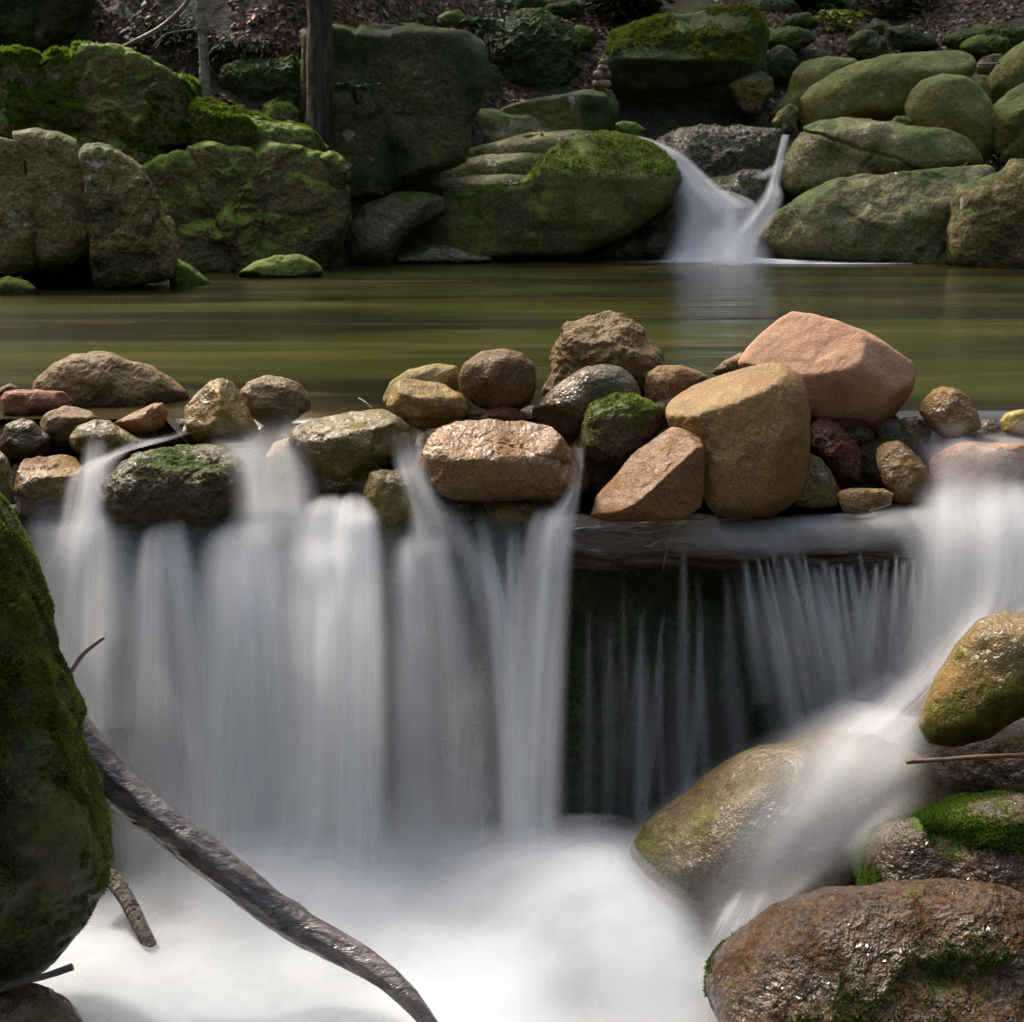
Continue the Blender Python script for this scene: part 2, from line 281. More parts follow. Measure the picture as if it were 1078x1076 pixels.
def rock(name, label, cat, crop, pts, Y, mat, depth=0.8, p=2.5, planes=(), nf=4, fr=(0.86, 0.97), amp=0.035, freq=1.6, level=6,
         sm=2.0, group=None, cracks=(), seed=None, ridge=0.0, centre=None, strata=0.0, chisel=None, parent=None):
    _seed[0] += 1; rs = np.random.RandomState(seed or _seed[0])
    P = [px_of(crop, x, y) for x, y in pts]
    W0 = np.array([at(x, y, Y) for x, y in P])
    x, z = W0[:, 0], W0[:, 2]; cr = x*np.roll(z, -1) - np.roll(x, -1)*z; A = cr.sum()/2
    cx = ((x+np.roll(x, -1))*cr).sum()/(6*A); cz = ((z+np.roll(z, -1))*cr).sum()/(6*A)
    if centre:
        q = px_of(crop, *centre); q = at(q[0], q[1], Y); cx, cz = q[0], q[2]
    C = np.array([cx, Y, cz])
    f = (C - CAM)/np.linalg.norm(C - CAM); r = np.cross(f, [0, 0, 1]); r /= np.linalg.norm(r); u = np.cross(r, f)
    D0 = np.dot(C - CAM, f)
    loc = []
    for (a, b) in P:
        d = ray(a, b); q = CAM + d*(D0/np.dot(d, f)) - C; loc.append((np.dot(q, r), np.dot(q, u)))
    loc = np.array(loc)
    # radius of the outline in every direction
    N = 720; th = np.linspace(-math.pi, math.pi, N, endpoint=False); R = np.full(N, 1e-4)
    for i in range(len(loc)):
        a = loc[i]; b = loc[(i+1) % len(loc)]; e = b-a
        c, s = np.cos(th), np.sin(th); den = c*e[1]-s*e[0]
        with np.errstate(divide='ignore', invalid='ignore'):
            t = (a[0]*e[1]-a[1]*e[0])/den; k = (a[0]*s-a[1]*c)/den
        ok = (t > 0) & (k >= -1e-6) & (k <= 1+1e-6) & (np.abs(den) > 1e-12); R = np.where(ok & (t > R), t, R)
    if sm > 0:
        kx = np.arange(-40, 41); kk = np.exp(-0.5*(kx/(sm*2))**2); kk /= kk.sum(); R = np.convolve(np.concatenate([R[-40:], R, R[:40]]), kk, 'valid')
    size = R.mean(); D = depth*math.sqrt(np.ptp(loc[:, 0])*np.ptp(loc[:, 1]))/2
    d, F = ico(level)
    tv = np.arctan2(d[:, 2], d[:, 0]); ro = np.interp(tv, np.append(th, math.pi), np.append(R, R[0]))
    cphi = np.sqrt(np.clip(1-d[:, 1]**2, 0, 1)); sphi = np.abs(d[:, 1])
    RR = ((cphi/ro)**p + (sphi/D)**p)**(-1.0/p)
    off = rs.uniform(0, 50, 3)
    RR *= 1 + 0.10*perlin(d*1.3+off)*(1-cphi**6)
    pl = list(planes)
    V = d*RR[:, None]
    if p >= 4 and depth < 1.5: pl.append(((rs.uniform(-.15, .15), -1, rs.uniform(0.0, .25)), 0.78))
    k = 0
    while k < nf:
        n = rs.normal(size=3); n[1] = -abs(n[1])*0.8-0.25; n /= np.linalg.norm(n); k += 1
        pl.append((n, rs.uniform(*fr)))
    for n, h in pl:
        n = np.array(n, float); n /= np.linalg.norm(n); hh = (V@n).max()*h; s_ = V@n
        over = s_ > 0
        lim = np.where(over, hh/np.maximum(s_/np.linalg.norm(V, axis=1), 1e-6), 1e9); rr = np.linalg.norm(V, axis=1)
        q = 40.0; nr = (rr**-q + lim**-q)**(-1/q); V = V*(nr/rr)[:, None]
    q = V/size
    nd = fbm(q*freq+off, 6, 0.5)*amp
    if ridge: nd += (fbm(q*freq*1.7+off+9, 5, 0.55, True)-0.6)*ridge
    if strata: nd += strata*perlin(np.c_[q[:, 0]*0.6, q[:, 1]*0.6, q[:, 2]*7]+off)
    if chisel is None: chisel = CHIS.get(mat, 0.0)
    if chisel:                                           # flat chipped facets with soft steps between them
        for ns, am in ((26, chisel), (110, chisel*0.45)):
            sd_ = rs.normal(size=(ns, 3)); sd_ /= np.linalg.norm(sd_, axis=1)[:, None]; tl = rs.normal(size=(ns, 3)); of = rs.normal(size=ns)*0.5
            dw = d + 0.10*np.stack([perlin(d*3+off), perlin(d*3+off+7), perlin(d*3+off+13)], 1)
            dt = dw@sd_.T; k_ = 40 if ns < 50 else 130; wg = np.exp((dt-dt.max(1)[:, None])*k_); wg /= wg.sum(1)[:, None]
            nd += am*(wg*(((dw@tl.T)-(sd_*tl).sum(1))*1.6+of)).sum(1)
    V = V + d*(nd*size)[:, None]
    for (cn, co, cw, cdp) in cracks:                     # joint planes cut into the rock
        cn = np.array(cn, float); cn /= np.linalg.norm(cn)
        dist = V@cn/size - co + 0.08*perlin(q*2.2+off+3)+0.03*perlin(q*7+off)
        V = V*(1 - cdp*np.exp(-(dist/cw)**2))[:, None]
    Wd = C + V[:, :1]*r + V[:, 1:2]*f + V[:, 2:3]*u
    org = (C[0], C[1], Wd[:, 2].min())
    o = mesh_obj(name, Wd, F, M[mat], origin=org)
    tag(o, label, cat, group)
    ROCKS.append((o, Wd, F)); o_data[o.name] = (Wd, F)
    return o
o_data = {}
def bvh_of(objs):
    V, F, b = [], [], 0
    for o in objs:
        v, f = o_data[o.name]; V.append(v); F.append(f+b); b += len(v)
    V = np.concatenate(V); F = np.concatenate(F)
    return BVHTree.FromPolygons(V.tolist(), F.tolist())

def tufts(parent, n, ln, wd, cols, nzmin=0.3, seed=1, mask=None, name='moss', per=3, nthr=0.0, nsc=6.0, lean=0.6):
    """small blades of moss growing out of the rock: one mesh, a part of that rock"""
    V, F = o_data[parent.name]; rs = np.random.RandomState(seed)
    a, b, c = V[F[:, 0]], V[F[:, 1]], V[F[:, 2]]; nn = np.cross(b-a, c-a); ar = np.linalg.norm(nn, axis=1); nn /= ar[:, None]
    cen = (a+b+c)/3
    wgt = ar*(nn[:, 2] > nzmin)*(((CAM-cen)*nn).sum(1) > -0.3*np.linalg.norm(CAM-cen, axis=1))
    wgt = wgt*sstep(nthr-0.15, nthr+0.15, fbm(cen*nsc, 4))
    if mask is not None: wgt = wgt*mask(cen, nn)
    i = rs.choice(len(F), n, p=wgt/wgt.sum()); u_ = rs.rand(n); v_ = rs.rand(n); sw = u_+v_ > 1; u_[sw] = 1-u_[sw]; v_[sw] = 1-v_[sw]
    P = a[i] + (b[i]-a[i])*u_[:, None] + (c[i]-a[i])*v_[:, None]; N = nn[i]
    cl = fbm(P*22, 3); tone = np.clip(0.5+0.5*fbm(P*9+5, 3)+0.18*rs.randn(n), 0, 1)
    VV, FF, CC = [], [], []
    for k in range(per):
        j = rs.normal(size=(n, 3)); dr = N + j*lean*0.6 + np.array([0, 0, 0.25]); dr /= np.linalg.norm(dr, axis=1)[:, None]
        sd_ = np.cross(dr, rs.normal(size=(n, 3))); sd_ /= np.linalg.norm(sd_, axis=1)[:, None]
        L_ = (ln*(0.6+0.8*rs.rand(n))*(1+0.6*cl))[:, None]; w_ = wd*(0.6+0.8*rs.rand(n))[:, None]
        p0 = P - N*ln*0.3; base = len(VV)*n if False else sum(len(x) for x in VV)
        VV.append(np.stack([p0-sd_*w_, p0+sd_*w_, p0+dr*L_+sd_*w_*0.3, p0+dr*L_*0.9-sd_*w_*0.3], 1).reshape(-1, 3))
        FF.append(np.arange(4*n).reshape(n, 4)+base)
        t = tone[:, None]*0.999; col = np.array(cols[0])*(1-t)+np.array(cols[1])*t; CC.append(np.repeat(col, 4, axis=0))
    o = mesh_obj(name, np.concatenate(VV), np.concatenate(FF), M['blade'], origin=tuple(parent.location), smooth=False, attrs={'col': np.concatenate(CC)})
    o.parent = parent; o.location = (0, 0, 0)
    o['kind'] = 'stuff'
    return o
M['blade'] = plain_mat('moss_blades', (0, 0, 0), 0.6, attr='col', transl=0.45)
M['leaf'] = plain_mat('dry_leaf', (0, 0, 0), 0.55, attr='col', transl=0.25)

# ------------------------------------------------------------------ the ground: stream bed, pool bed, wooded bank and added sky-blocking slopes as one sheet
def ground_h(x, y):
    p = np.c_[x, y, np.zeros_like(x)]
    n = fbm(p*0.9, 5)
    tx = sstep(-1.4, 0.2, x)
    y0 = 9.0 + 1.3*tx
    t = y-y0
    bed = -0.42 + 0*x
    lower = sstep(3.75, 3.45, y)
    bed = bed*(1-lower) + (-1.02)*lower
    base = 0.55 + 0.15*(1-tx)
    sl = np.where(t > 0, 0.55*np.minimum(t, 0.8)*(1-tx)*1.0 + 0.5*t, 0)
    bank = base + sl
    k = sstep(-0.5, 0.15, t)
    h = bed*(1-k) + bank*k
    w0 = np.interp(y, [0, 3.4, 5, 9, 12, 60], [1.15, 1.35, 2.2, 3.1, 3.6, 14])
    side = np.maximum(np.abs(x)-w0, 0)
    h = np.maximum(h, bed + np.minimum(side*1.6, 1.3+side*0.55+np.maximum(side-2, 0)*0.5))  # side banks, steepened out of view to block low sky light
    h = np.maximum(h, bed + np.maximum(-1.5-y, 0)*0.85)  # unseen slope behind the camera, added to keep sky light off front faces
    h = h + n*0.10*(0.4+k+np.minimum(side, 1))
    return h
def grid(xs, ys, hf):
    X, Yg = np.meshgrid(xs, ys); H = hf(X.ravel(), Yg.ravel()); V = np.c_[X.ravel(), Yg.ravel(), H]
    nx, ny = len(xs), len(ys); i = np.arange(nx*ny).reshape(ny, nx)
    F = np.stack([i[:-1, :-1], i[:-1, 1:], i[1:, 1:], i[1:, :-1]], -1).reshape(-1, 4); return V, F
xs = np.concatenate([np.linspace(-40, -8, 30)[:-1], np.linspace(-8, 8, 240), np.linspace(8, 40, 30)[1:]])
ys = np.concatenate([np.linspace(-12, 0, 14)[:-1], np.linspace(0, 16, 260), np.linspace(16, 60, 50)[1:]])
GV, GF = grid(xs, ys, ground_h)
s = NT('forest_soil'); v = s.coords(); n1 = s.noise(v, 3.0, 6, 0.6); n2 = s.noise(v, 28, 5, 0.7)
c = s.mix(s.mr(n2, 0.4, 0.62), (0.010, 0.007, 0.004), (0.045, 0.024, 0.014))
c = s.mix(s.mr(n1, 0.47, 0.56), c, s.mix(s.mr(n2, 0.4, 0.6), (0.010, 0.018, 0.003), (0.035, 0.055, 0.01)))
geo = s.new('ShaderNodeNewGeometry'); sp = s.new('ShaderNodeSeparateXYZ'); s.l.new(geo.outputs['Position'], sp.inputs[0])
c = s.mix(s.mr(sp.outputs['Z'], 0.0, 0.12, 1, 0), c, s.mix(s.mr(n2, 0.4, 0.6), (0.04, 0.04, 0.015), (0.11, 0.09, 0.04)))
s.set(s.p.inputs['Base Color'], c); s.set(s.p.inputs['Roughness'], 0.85); s.l.new(s.bump(s.math('ADD', n2, n1), 1.0, 0.04), s.p.inputs['Normal'])
M['soil'] = s.m
ground = tag(mesh_obj('ground', GV, GF, M['soil']), 'dark forest floor rising behind the pool', 'ground', kind='structure')

# ------------------------------------------------------------------ upper pool
s = NT('pool_water'); tc = s.new('ShaderNodeTexCoord')
def mapped(sc, loc=(0, 0, 0)):
    mp = s.new('ShaderNodeMapping'); mp.inputs['Scale'].default_value = sc; mp.inputs['Location'].default_value = loc; s.l.new(tc.outputs['Object'], mp.inputs['Vector']); return mp.outputs[0]
b1 = s.noise(mapped((0.4, 1.5, 1)), 1.0, 3, 0.5, 0.3); b2 = s.noise(mapped((0.8, 4, 1), (3, 1, 0)), 1.0, 3, 0.5, 0.2)
bed = s.mix(s.mr(b1, 0.38, 0.64), (0.007, 0.008, 0.002), (0.032, 0.04, 0.006))
bed = s.mix(s.math('MULTIPLY', s.mr(b2, 0.5, 0.68), 0.5), bed, (0.085, 0.062, 0.018))
s.set(s.p.inputs['Base Color'], bed); s.set(s.p.inputs['Roughness'], 0.2); s.set(s.p.inputs['IOR'], 1.33); s.set(s.p.inputs['Specular IOR Level'], 0.5)
hb = s.math('ADD', s.noise(mapped((1.0, 5, 1), (7, 2, 0)), 1.0, 3, 0.5), s.math('MULTIPLY', s.noise(mapped((5, 22, 1)), 1.0, 2, 0.5), 0.12))
s.l.new(s.bump(hb, 0.8, 0.013), s.p.inputs['Normal'])
M['pool'] = s.m
def pool_h(x, y):
    m_ = np.clip(sstep(0.74, 0.82, x) + sstep(-0.74, -0.68, x)*sstep(-0.40, -0.46, x), 0, 1)
    return -0.004 - np.clip((3.56-y)/0.2, 0, 1)**1.8*0.12*m_
V, F = grid(np.linspace(-3.6, 3.8, 200), np.concatenate([np.linspace(3.42, 3.7, 24)[:-1], np.linspace(3.7, 10.0, 40)]), pool_h)
pool = tag(mesh_obj('water', V, F, M['pool']), 'calm olive green pool behind the row of stones', 'water', kind='structure')

# ------------------------------------------------------------------ far bank boulders
B = 'boulder'
rock('boulder', 'dark mossy cliff at the top left corner behind the leaf line', B, 'A', [(-160, -160), (60, -190), (250, -120), (262, 0), (255, 60), (225, 110), (235, 150), (100, 165), (-60, 165), (-200, 150)], 9.6, 'deepmoss', level=7, ridge=0.05, nf=8)
rock('boulder', 'big boulder capped with bright green moss under the thin tree, left bank', B, 'A', [(-160, 190), (-60, 158), (100, 162), (290, 155), (350, 160), (440, 190), (540, 240), (565, 290), (570, 350), (560, 410), (480, 440), (460, 560), (200, 560), (-160, 560)], 8.75, 'cliff', level=7, nf=4, fr=(.9,.98), amp=0.05, ridge=0.05, sm=0.8, p=4, depth=0.55, cracks=[((1, 0, 0.2), 0.28, 0.05, 0.08), ((0.2, 0, 1), 0.0, 0.05, 0.09), ((1, 0, -0.3), -0.35, 0.06, 0.1)])
rock('boulder', 'mossy topped brown shelf sloping right towards the tall tree trunk', B, 'A', [(545, 285), (600, 290), (700, 325), (760, 345), (860, 365), (905, 405), (915, 445), (860, 480), (700, 480), (560, 440)], 8.8, 'cliff', level=7, nf=5, amp=0.05, ridge=0.05, sm=1.2, p=3, depth=0.9)
rock('boulder', 'broad lichen spotted rock face dropping into the pool, left bank', B, 'A', [(395, 500), (440, 460), (500, 425), (600, 415), (700, 425), (850, 430), (900, 440), (930, 480), (975, 540), (985, 620), (955, 700), (900, 765), (850, 790), (600, 790), (450, 800), (400, 700)], 8.62, 'cliff', level=7, nf=4, fr=(.9,.98), amp=0.05, ridge=0.03, sm=0.8, p=5, depth=0.5, cracks=[((1, 0.1, 0.15), 0.28, 0.035, 0.07), ((1, 0, 0.4), -0.3, 0.04, 0.07)])
rock('boulder', 'small rounded lump at the right end of the lichen rock face', B, 'A', [(905, 440), (935, 425), (975, 445), (992, 480), (990, 520), (960, 545), (920, 530)], 8.6, 'cliff', nf=4)
rock('boulder', 'leftmost square block of the cracked grey rocks by the pool', B, 'A', [(-140, 400), (-60, 370), (0, 385), (50, 395), (72, 420), (82, 500), (100, 600), (108, 700), (100, 765), (30, 795), (-60, 800), (-140, 800)], 7.3, 'block', level=7, p=5, sm=0.7, nf=3, fr=(.93,.98), amp=0.03, depth=1.1)
rock('boulder', 'middle block of the cracked grey rocks, dark hollow below it', B, 'A', [(35, 378), (110, 362), (165, 380), (215, 400), (242, 470), (258, 560), (268, 640), (276, 700), (200, 752), (120, 770), (98, 740), (86, 600), (74, 480), (50, 420)], 7.36, 'block', level=7, p=5, sm=0.7, nf=3, fr=(.93,.98), amp=0.03, depth=1.1)
rock('boulder', 'rounded block with a knobbly lower right edge, standing in the pool', B, 'A', [(215, 428), (245, 403), (310, 408), (360, 435), (400, 480), (430, 530), (455, 590), (480, 640), (500, 720), (490, 790), (400, 828), (280, 835), (255, 740), (262, 680), (242, 560), (228, 480)], 7.3, 'block', level=7, p=4.0, sm=0.8, nf=3, fr=(.92,.98), amp=0.04, ridge=0.03, planes=[((0.75, -0.6, 0.1), 0.85)])
rock('boulder', 'dark wet rock in the hollow under the cracked blocks', B, 'A', [(60, 740), (180, 690), (300, 740), (310, 860), (60, 860)], 7.5, 'wall')
rock('stone', 'low mossy stone at the water right of the knobbly block', 'stone', 'A', [(470, 735), (500, 730), (540, 752), (580, 785), (606, 808), (580, 830), (480, 835)], 7.5, 'brightmoss')
rock('stone', 'flat moss rimmed stone in the water below the lichen face', 'stone', 'A', [(668, 782), (720, 742), (780, 726), (850, 722), (905, 742), (918, 775), (880, 800), (740, 808)], 8.0, 'ledge', nf=6)
rock('stone', 'moss topped stone at the left edge beside the dark hollow', 'stone', 'A', [(-60, 800), (20, 786), (80, 798), (102, 820), (106, 870), (0, 880), (-60, 870)], 6.9, 'ledge')
rock('boulder', 'tall dark square boulder right of the big tree trunk', B, 'B', [(-60, 90), (20, 78), (100, 86), (250, 88), (400, 105), (440, 135), (446, 220), (434, 300), (404, 345), (394, 450), (330, 478), (240, 495), (180, 545), (80, 550), (10, 500), (-40, 400)], 9.5, 'darkblock', level=7, p=6, sm=0.7, nf=3, fr=(.93,.98), depth=0.7, amp=0.03, cracks=[((1, 0, 0.3), -0.1, 0.05, 0.05)])
rock('boulder', 'mossy lump low between the lichen face and the dark square boulder', B, 'B', [(-60, 440), (-20, 425), (20, 430), (60, 460), (76, 500), (60, 560), (0, 600), (-60, 560)], 9.0, 'cliff')
rock('ledge_rock', 'sloping damp brown ledge at the foot of the dark square boulder', 'ledge', 'B', [(20, 760), (70, 660), (110, 590), (200, 545), (290, 548), (375, 572), (330, 610), (260, 660), (210, 720), (180, 765)], 9.35, 'brownslope', level=7, nf=6, p=3, depth=1.2)
rock('ledge_rock', 'long mossy ledge face dropping to the pool left of the cascade', 'ledge', 'B', [(150, 745), (190, 680), (260, 610), (350, 565), (430, 545), (560, 515), (600, 485), (640, 430), (690, 392), (800, 376), (860, 385), (930, 415), (985, 460), (1029, 522), (1005, 570), (900, 645), (800, 695), (720, 725), (500, 745)], 9.6, 'ledge', level=7, nf=2, fr=(.93,.98), sm=0.5, p=7, depth=0.6, planes=[((0.05, -0.62, 0.78), 0.7)], amp=0.015, strata=0.012, centre=(620, 590))
rock('ledge_rock', 'flat lowest step of the mossy ledge', 'ledge', 'B', [(200, 600), (220, 548), (300, 518), (420, 497), (520, 492), (610, 500), (640, 560), (600, 620), (400, 640), (260, 640)], 9.85, 'slab', sm=0.6, p=3.5, depth=0.7, amp=0.02)
rock('ledge_rock', 'middle step of the mossy ledge with a dark undercut', 'ledge', 'B', [(220, 560), (250, 510), (320, 478), (400, 450), (520, 436), (660, 440), (720, 500), (660, 560), (480, 580), (320, 590)], 10.05, 'slab', sm=0.6, p=3.5, depth=0.8, amp=0.02)
rock('ledge_rock', 'uppermost grassy step of the mossy ledge', 'ledge', 'B', [(370, 470), (400, 425), (520, 395), (640, 378), (720, 370), (810, 378), (820, 440), (760, 500), (640, 520), (420, 510)], 10.2, 'slab', sm=0.6, p=3.5, depth=0.8, amp=0.03)
rock('ledge_rock', 'pale grey slab below the cairn slab', 'ledge', 'B', [(395, 360), (420, 308), (480, 313), (560, 328), (640, 348), (710, 370), (720, 440), (600, 460), (430, 450), (395, 410)], 10.45, 'grey_flat', sm=0.6, p=3.5, depth=0.8, amp=0.02)
rock('boulder', 'wedge shaped slab that carries the little cairn', B, 'B', [(485, 318), (540, 296), (640, 275), (740, 256), (800, 251), (828, 254), (832, 300), (832, 390), (760, 410), (640, 400), (540, 350)], 10.5, 'darkblock', sm=0.5, p=5, nf=2, depth=0.9, amp=0.02, planes=[((0, -0.35, 0.94), 0.86)])
rock('stone', 'pale low stone in front of the mossy ledge at the waterline', 'stone', 'B', [(150, 745), (250, 715), (300, 698), (370, 702), (430, 722), (515, 738), (400, 752)], 9.2, 'grey_flat', ridge=0.05)
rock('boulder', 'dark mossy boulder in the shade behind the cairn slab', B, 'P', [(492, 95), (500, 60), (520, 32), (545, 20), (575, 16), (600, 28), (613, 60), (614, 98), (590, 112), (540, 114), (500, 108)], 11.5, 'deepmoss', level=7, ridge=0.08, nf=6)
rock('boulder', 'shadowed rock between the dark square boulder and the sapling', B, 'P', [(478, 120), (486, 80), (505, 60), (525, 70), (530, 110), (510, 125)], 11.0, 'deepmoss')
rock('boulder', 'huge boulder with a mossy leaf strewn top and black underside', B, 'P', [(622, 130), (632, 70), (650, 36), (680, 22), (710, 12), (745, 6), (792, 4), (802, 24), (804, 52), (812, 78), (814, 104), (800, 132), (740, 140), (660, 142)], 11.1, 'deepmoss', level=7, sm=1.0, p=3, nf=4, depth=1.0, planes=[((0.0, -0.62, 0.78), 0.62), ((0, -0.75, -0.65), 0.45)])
rock('boulder', 'angular grey rock leaning on the right side of the huge boulder', B, 'C', [(240, 240), (280, 210), (330, 200), (360, 225), (368, 260), (345, 300), (330, 330), (280, 320)], 10.8, 'block', sm=0.8)
rock('stone', 'bright green moss clump beside the top of the cascade', 'stone', 'B', [(828, 350), (850, 343), (890, 348), (915, 368), (900, 390), (840, 392)], 10.05, 'brightmoss')
rock('boulder', 'slender mossy rock rising behind the left end of the long boulder', B, 'C', [(350, 335), (372, 305), (408, 262), (425, 205), (450, 178), (520, 160), (600, 165), (615, 190), (560, 240), (480, 290), (440, 350), (400, 375), (360, 368)], 10.9, 'smooth')
rock('boulder', 'long smooth olive boulder with a sunlit left end', B, 'C', [(424, 330), (440, 280), (470, 245), (540, 205), (610, 175), (680, 155), (760, 150), (890, 139), (935, 155), (945, 190), (920, 240), (860, 290), (760, 340), (600, 355), (450, 380), (428, 365)], 10.5, 'smooth', level=7, nf=3, p=2.6, depth=0.6, amp=0.03, planes=[((0.1, -0.5, 0.86), 0.8)])
rock('boulder', 'egg shaped olive boulder in front of the long one', B, 'C', [(738, 300), (755, 260), (790, 225), (850, 206), (910, 215), (955, 245), (985, 285), (1000, 330), (1010, 420), (960, 470), (860, 440), (770, 380), (745, 340)], 10.1, 'smooth', nf=2, level=7, amp=0.02)
rock('boulder', 'small dark round boulder on the leafy slope', B, 'C', [(577, 150), (580, 115), (600, 92), (630, 84), (660, 90), (688, 115), (692, 150), (670, 172), (600, 172)], 11.6, 'darkblock', nf=2)
rock('stone', 'pale flat stone behind the egg shaped boulder under a twig', 'stone', 'C', [(935, 190), (960, 165), (990, 153), (1018, 155), (1010, 185), (985, 212), (945, 212)], 10.8, 'grey_flat')
rock('stone', 'small olive stone wedged right of the egg shaped boulder', 'stone', 'C', [(905, 225), (925, 210), (965, 213), (985, 245), (985, 285), (950, 280)], 10.3, 'smooth')
rock('boulder', 'upper of the two big rounded boulders at the right edge', B, 'C', [(970, 270), (980, 215), (1010, 165), (1050, 130), (1100, 105), (1190, 100), (1220, 200), (1190, 310), (1050, 310), (990, 300)], 10.5, 'smooth', level=7, nf=3)
rock('boulder', 'lower of the two big rounded boulders at the right edge', B, 'C', [(975, 345), (990, 300), (1030, 262), (1078, 235), (1150, 220), (1210, 320), (1190, 470), (1080, 480), (1005, 465), (982, 410)], 9.9, 'smooth', level=7, nf=4, cracks=[((1, 0, -0.8), -0.1, 0.08, 0.06)])
rock('stone', 'tiny pale stone perched behind the upper streaked slab', 'stone', 'C', [(695, 347), (715, 330), (745, 330), (765, 345), (750, 365), (710, 362)], 9.9, 'smooth')
rock('stone', 'small brown stone tucked under the left end of the long boulder', 'stone', 'C', [(362, 345), (385, 312), (420, 292), (440, 300), (432, 350), (440, 376), (400, 378), (370, 366)], 10.15, 'block')
rock('boulder', 'upper streaked grey slab right of the cascade', B, 'C', [(364, 565), (372, 510), (392, 450), (420, 400), (450, 362), (500, 340), (560, 331), (640, 338), (700, 352), (740, 360), (850, 366), (905, 390), (940, 425), (960, 465), (900, 490), (800, 500), (700, 515), (600, 535), (500, 560), (420, 580)], 9.85, 'slab', level=7, sm=0.8, p=3, nf=4, depth=0.7, cracks=[((0.35, 0, 1), 0.12, 0.03, 0.06)])
rock('boulder', 'lower sloping slab with green foot, right of the cascade', B, 'C', [(318, 735), (322, 700), (335, 655), (380, 605), (460, 565), (540, 535), (640, 508), (800, 480), (960, 468), (1010, 480), (980, 540), (930, 620), (900, 720), (890, 785), (700, 778), (500, 760), (340, 745)], 9.45, 'slab', level=7, p=3, nf=5, depth=0.8, planes=[((0, -0.8, 0.6), 0.7)], ridge=0.02)
rock('boulder', 'square spotted boulder at the right edge of the far shore', B, 'C', [(868, 655), (878, 590), (890, 530), (950, 498), (1010, 475), (1078, 458), (1200, 470), (1210, 800), (1078, 790), (960, 795), (885, 775)], 8.95, 'block', level=7, p=3.2, nf=6, amp=0.04)
rock('ledge_rock', 'glittering wet slab between the two arms of the cascade', 'ledge', 'L', [(290, 200), (330, 160), (420, 130), (520, 116), (650, 113), (780, 118), (900, 125), (945, 150), (920, 220), (880, 300), (860, 400), (800, 480), (680, 560), (560, 600), (440, 500), (340, 300)], 10.1, 'wetslab', level=7, p=2.6, nf=5, depth=0.6, ridge=0.05)
rock('ledge_rock', 'dark green slab under the spreading part of the cascade', 'ledge', 'L', [(420, 560), (480, 440), (600, 340), (760, 330), (880, 350), (890, 430), (860, 560), (800, 720), (700, 760), (440, 760)], 9.85, 'wetslab', level=7, p=2.6)
rock('ledge_rock', 'silvery wet foot rock left of the cascade', 'ledge', 'L', [(150, 740), (200, 640), (260, 560), (330, 500), (400, 450), (460, 425), (480, 480), (475, 580), (450, 660), (420, 740), (300, 755)], 9.65, 'wetslab', level=7, p=2.6, ridge=0.06)
rock('ledge_rock', 'low dark ledge rock at the waterline left of the silvery one', 'ledge', 'L', [(-60, 730), (0, 670), (100, 620), (200, 610), (270, 640), (285, 700), (260, 750), (0, 750)], 9.6, 'brownslope', ridge=0.05)
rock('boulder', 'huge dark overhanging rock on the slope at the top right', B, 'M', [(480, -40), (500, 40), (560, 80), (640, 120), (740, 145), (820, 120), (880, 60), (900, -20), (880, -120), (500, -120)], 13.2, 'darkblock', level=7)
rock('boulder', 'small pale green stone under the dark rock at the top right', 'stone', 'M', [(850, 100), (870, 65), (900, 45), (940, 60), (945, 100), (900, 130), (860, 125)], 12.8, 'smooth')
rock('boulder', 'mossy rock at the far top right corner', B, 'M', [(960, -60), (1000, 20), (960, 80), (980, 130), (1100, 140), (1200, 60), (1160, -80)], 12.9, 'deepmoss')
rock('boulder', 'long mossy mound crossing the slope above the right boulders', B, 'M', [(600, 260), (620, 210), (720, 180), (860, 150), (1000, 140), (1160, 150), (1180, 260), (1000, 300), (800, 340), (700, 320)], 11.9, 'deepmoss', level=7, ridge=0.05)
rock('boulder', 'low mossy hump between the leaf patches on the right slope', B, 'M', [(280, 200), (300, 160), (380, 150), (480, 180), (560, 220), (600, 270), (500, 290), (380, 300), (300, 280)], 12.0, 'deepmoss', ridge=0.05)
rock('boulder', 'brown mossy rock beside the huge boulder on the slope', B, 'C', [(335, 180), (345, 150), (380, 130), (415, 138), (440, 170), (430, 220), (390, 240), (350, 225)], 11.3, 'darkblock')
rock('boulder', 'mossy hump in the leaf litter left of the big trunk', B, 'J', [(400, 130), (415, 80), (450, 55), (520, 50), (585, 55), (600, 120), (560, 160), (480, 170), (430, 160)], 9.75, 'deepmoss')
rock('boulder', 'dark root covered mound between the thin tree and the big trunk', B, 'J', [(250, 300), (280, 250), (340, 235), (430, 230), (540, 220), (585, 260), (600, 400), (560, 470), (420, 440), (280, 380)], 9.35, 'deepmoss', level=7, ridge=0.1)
rock('stone', 'pale edged stone at the foot of the big trunk', 'stone', 'J', [(410, 440), (420, 395), (460, 375), (520, 385), (555, 420), (560, 470), (500, 490), (430, 470)], 9.15, 'cliff')
rock('boulder', 'mossy boulder on top of the bank right of the three trunks', B, 'H', [(-60, 130), (-60, 80), (-30, 60), (10, 50), (40, 70), (52, 110), (40, 135)], 10.9, 'brightmoss')
rock('stone', 'yellow green mossy stone beside the sapling', 'stone', 'H', [(82, 110), (85, 75), (120, 50), (180, 45), (210, 70), (220, 110), (190, 135), (120, 135)], 11.0, 'brightmoss')
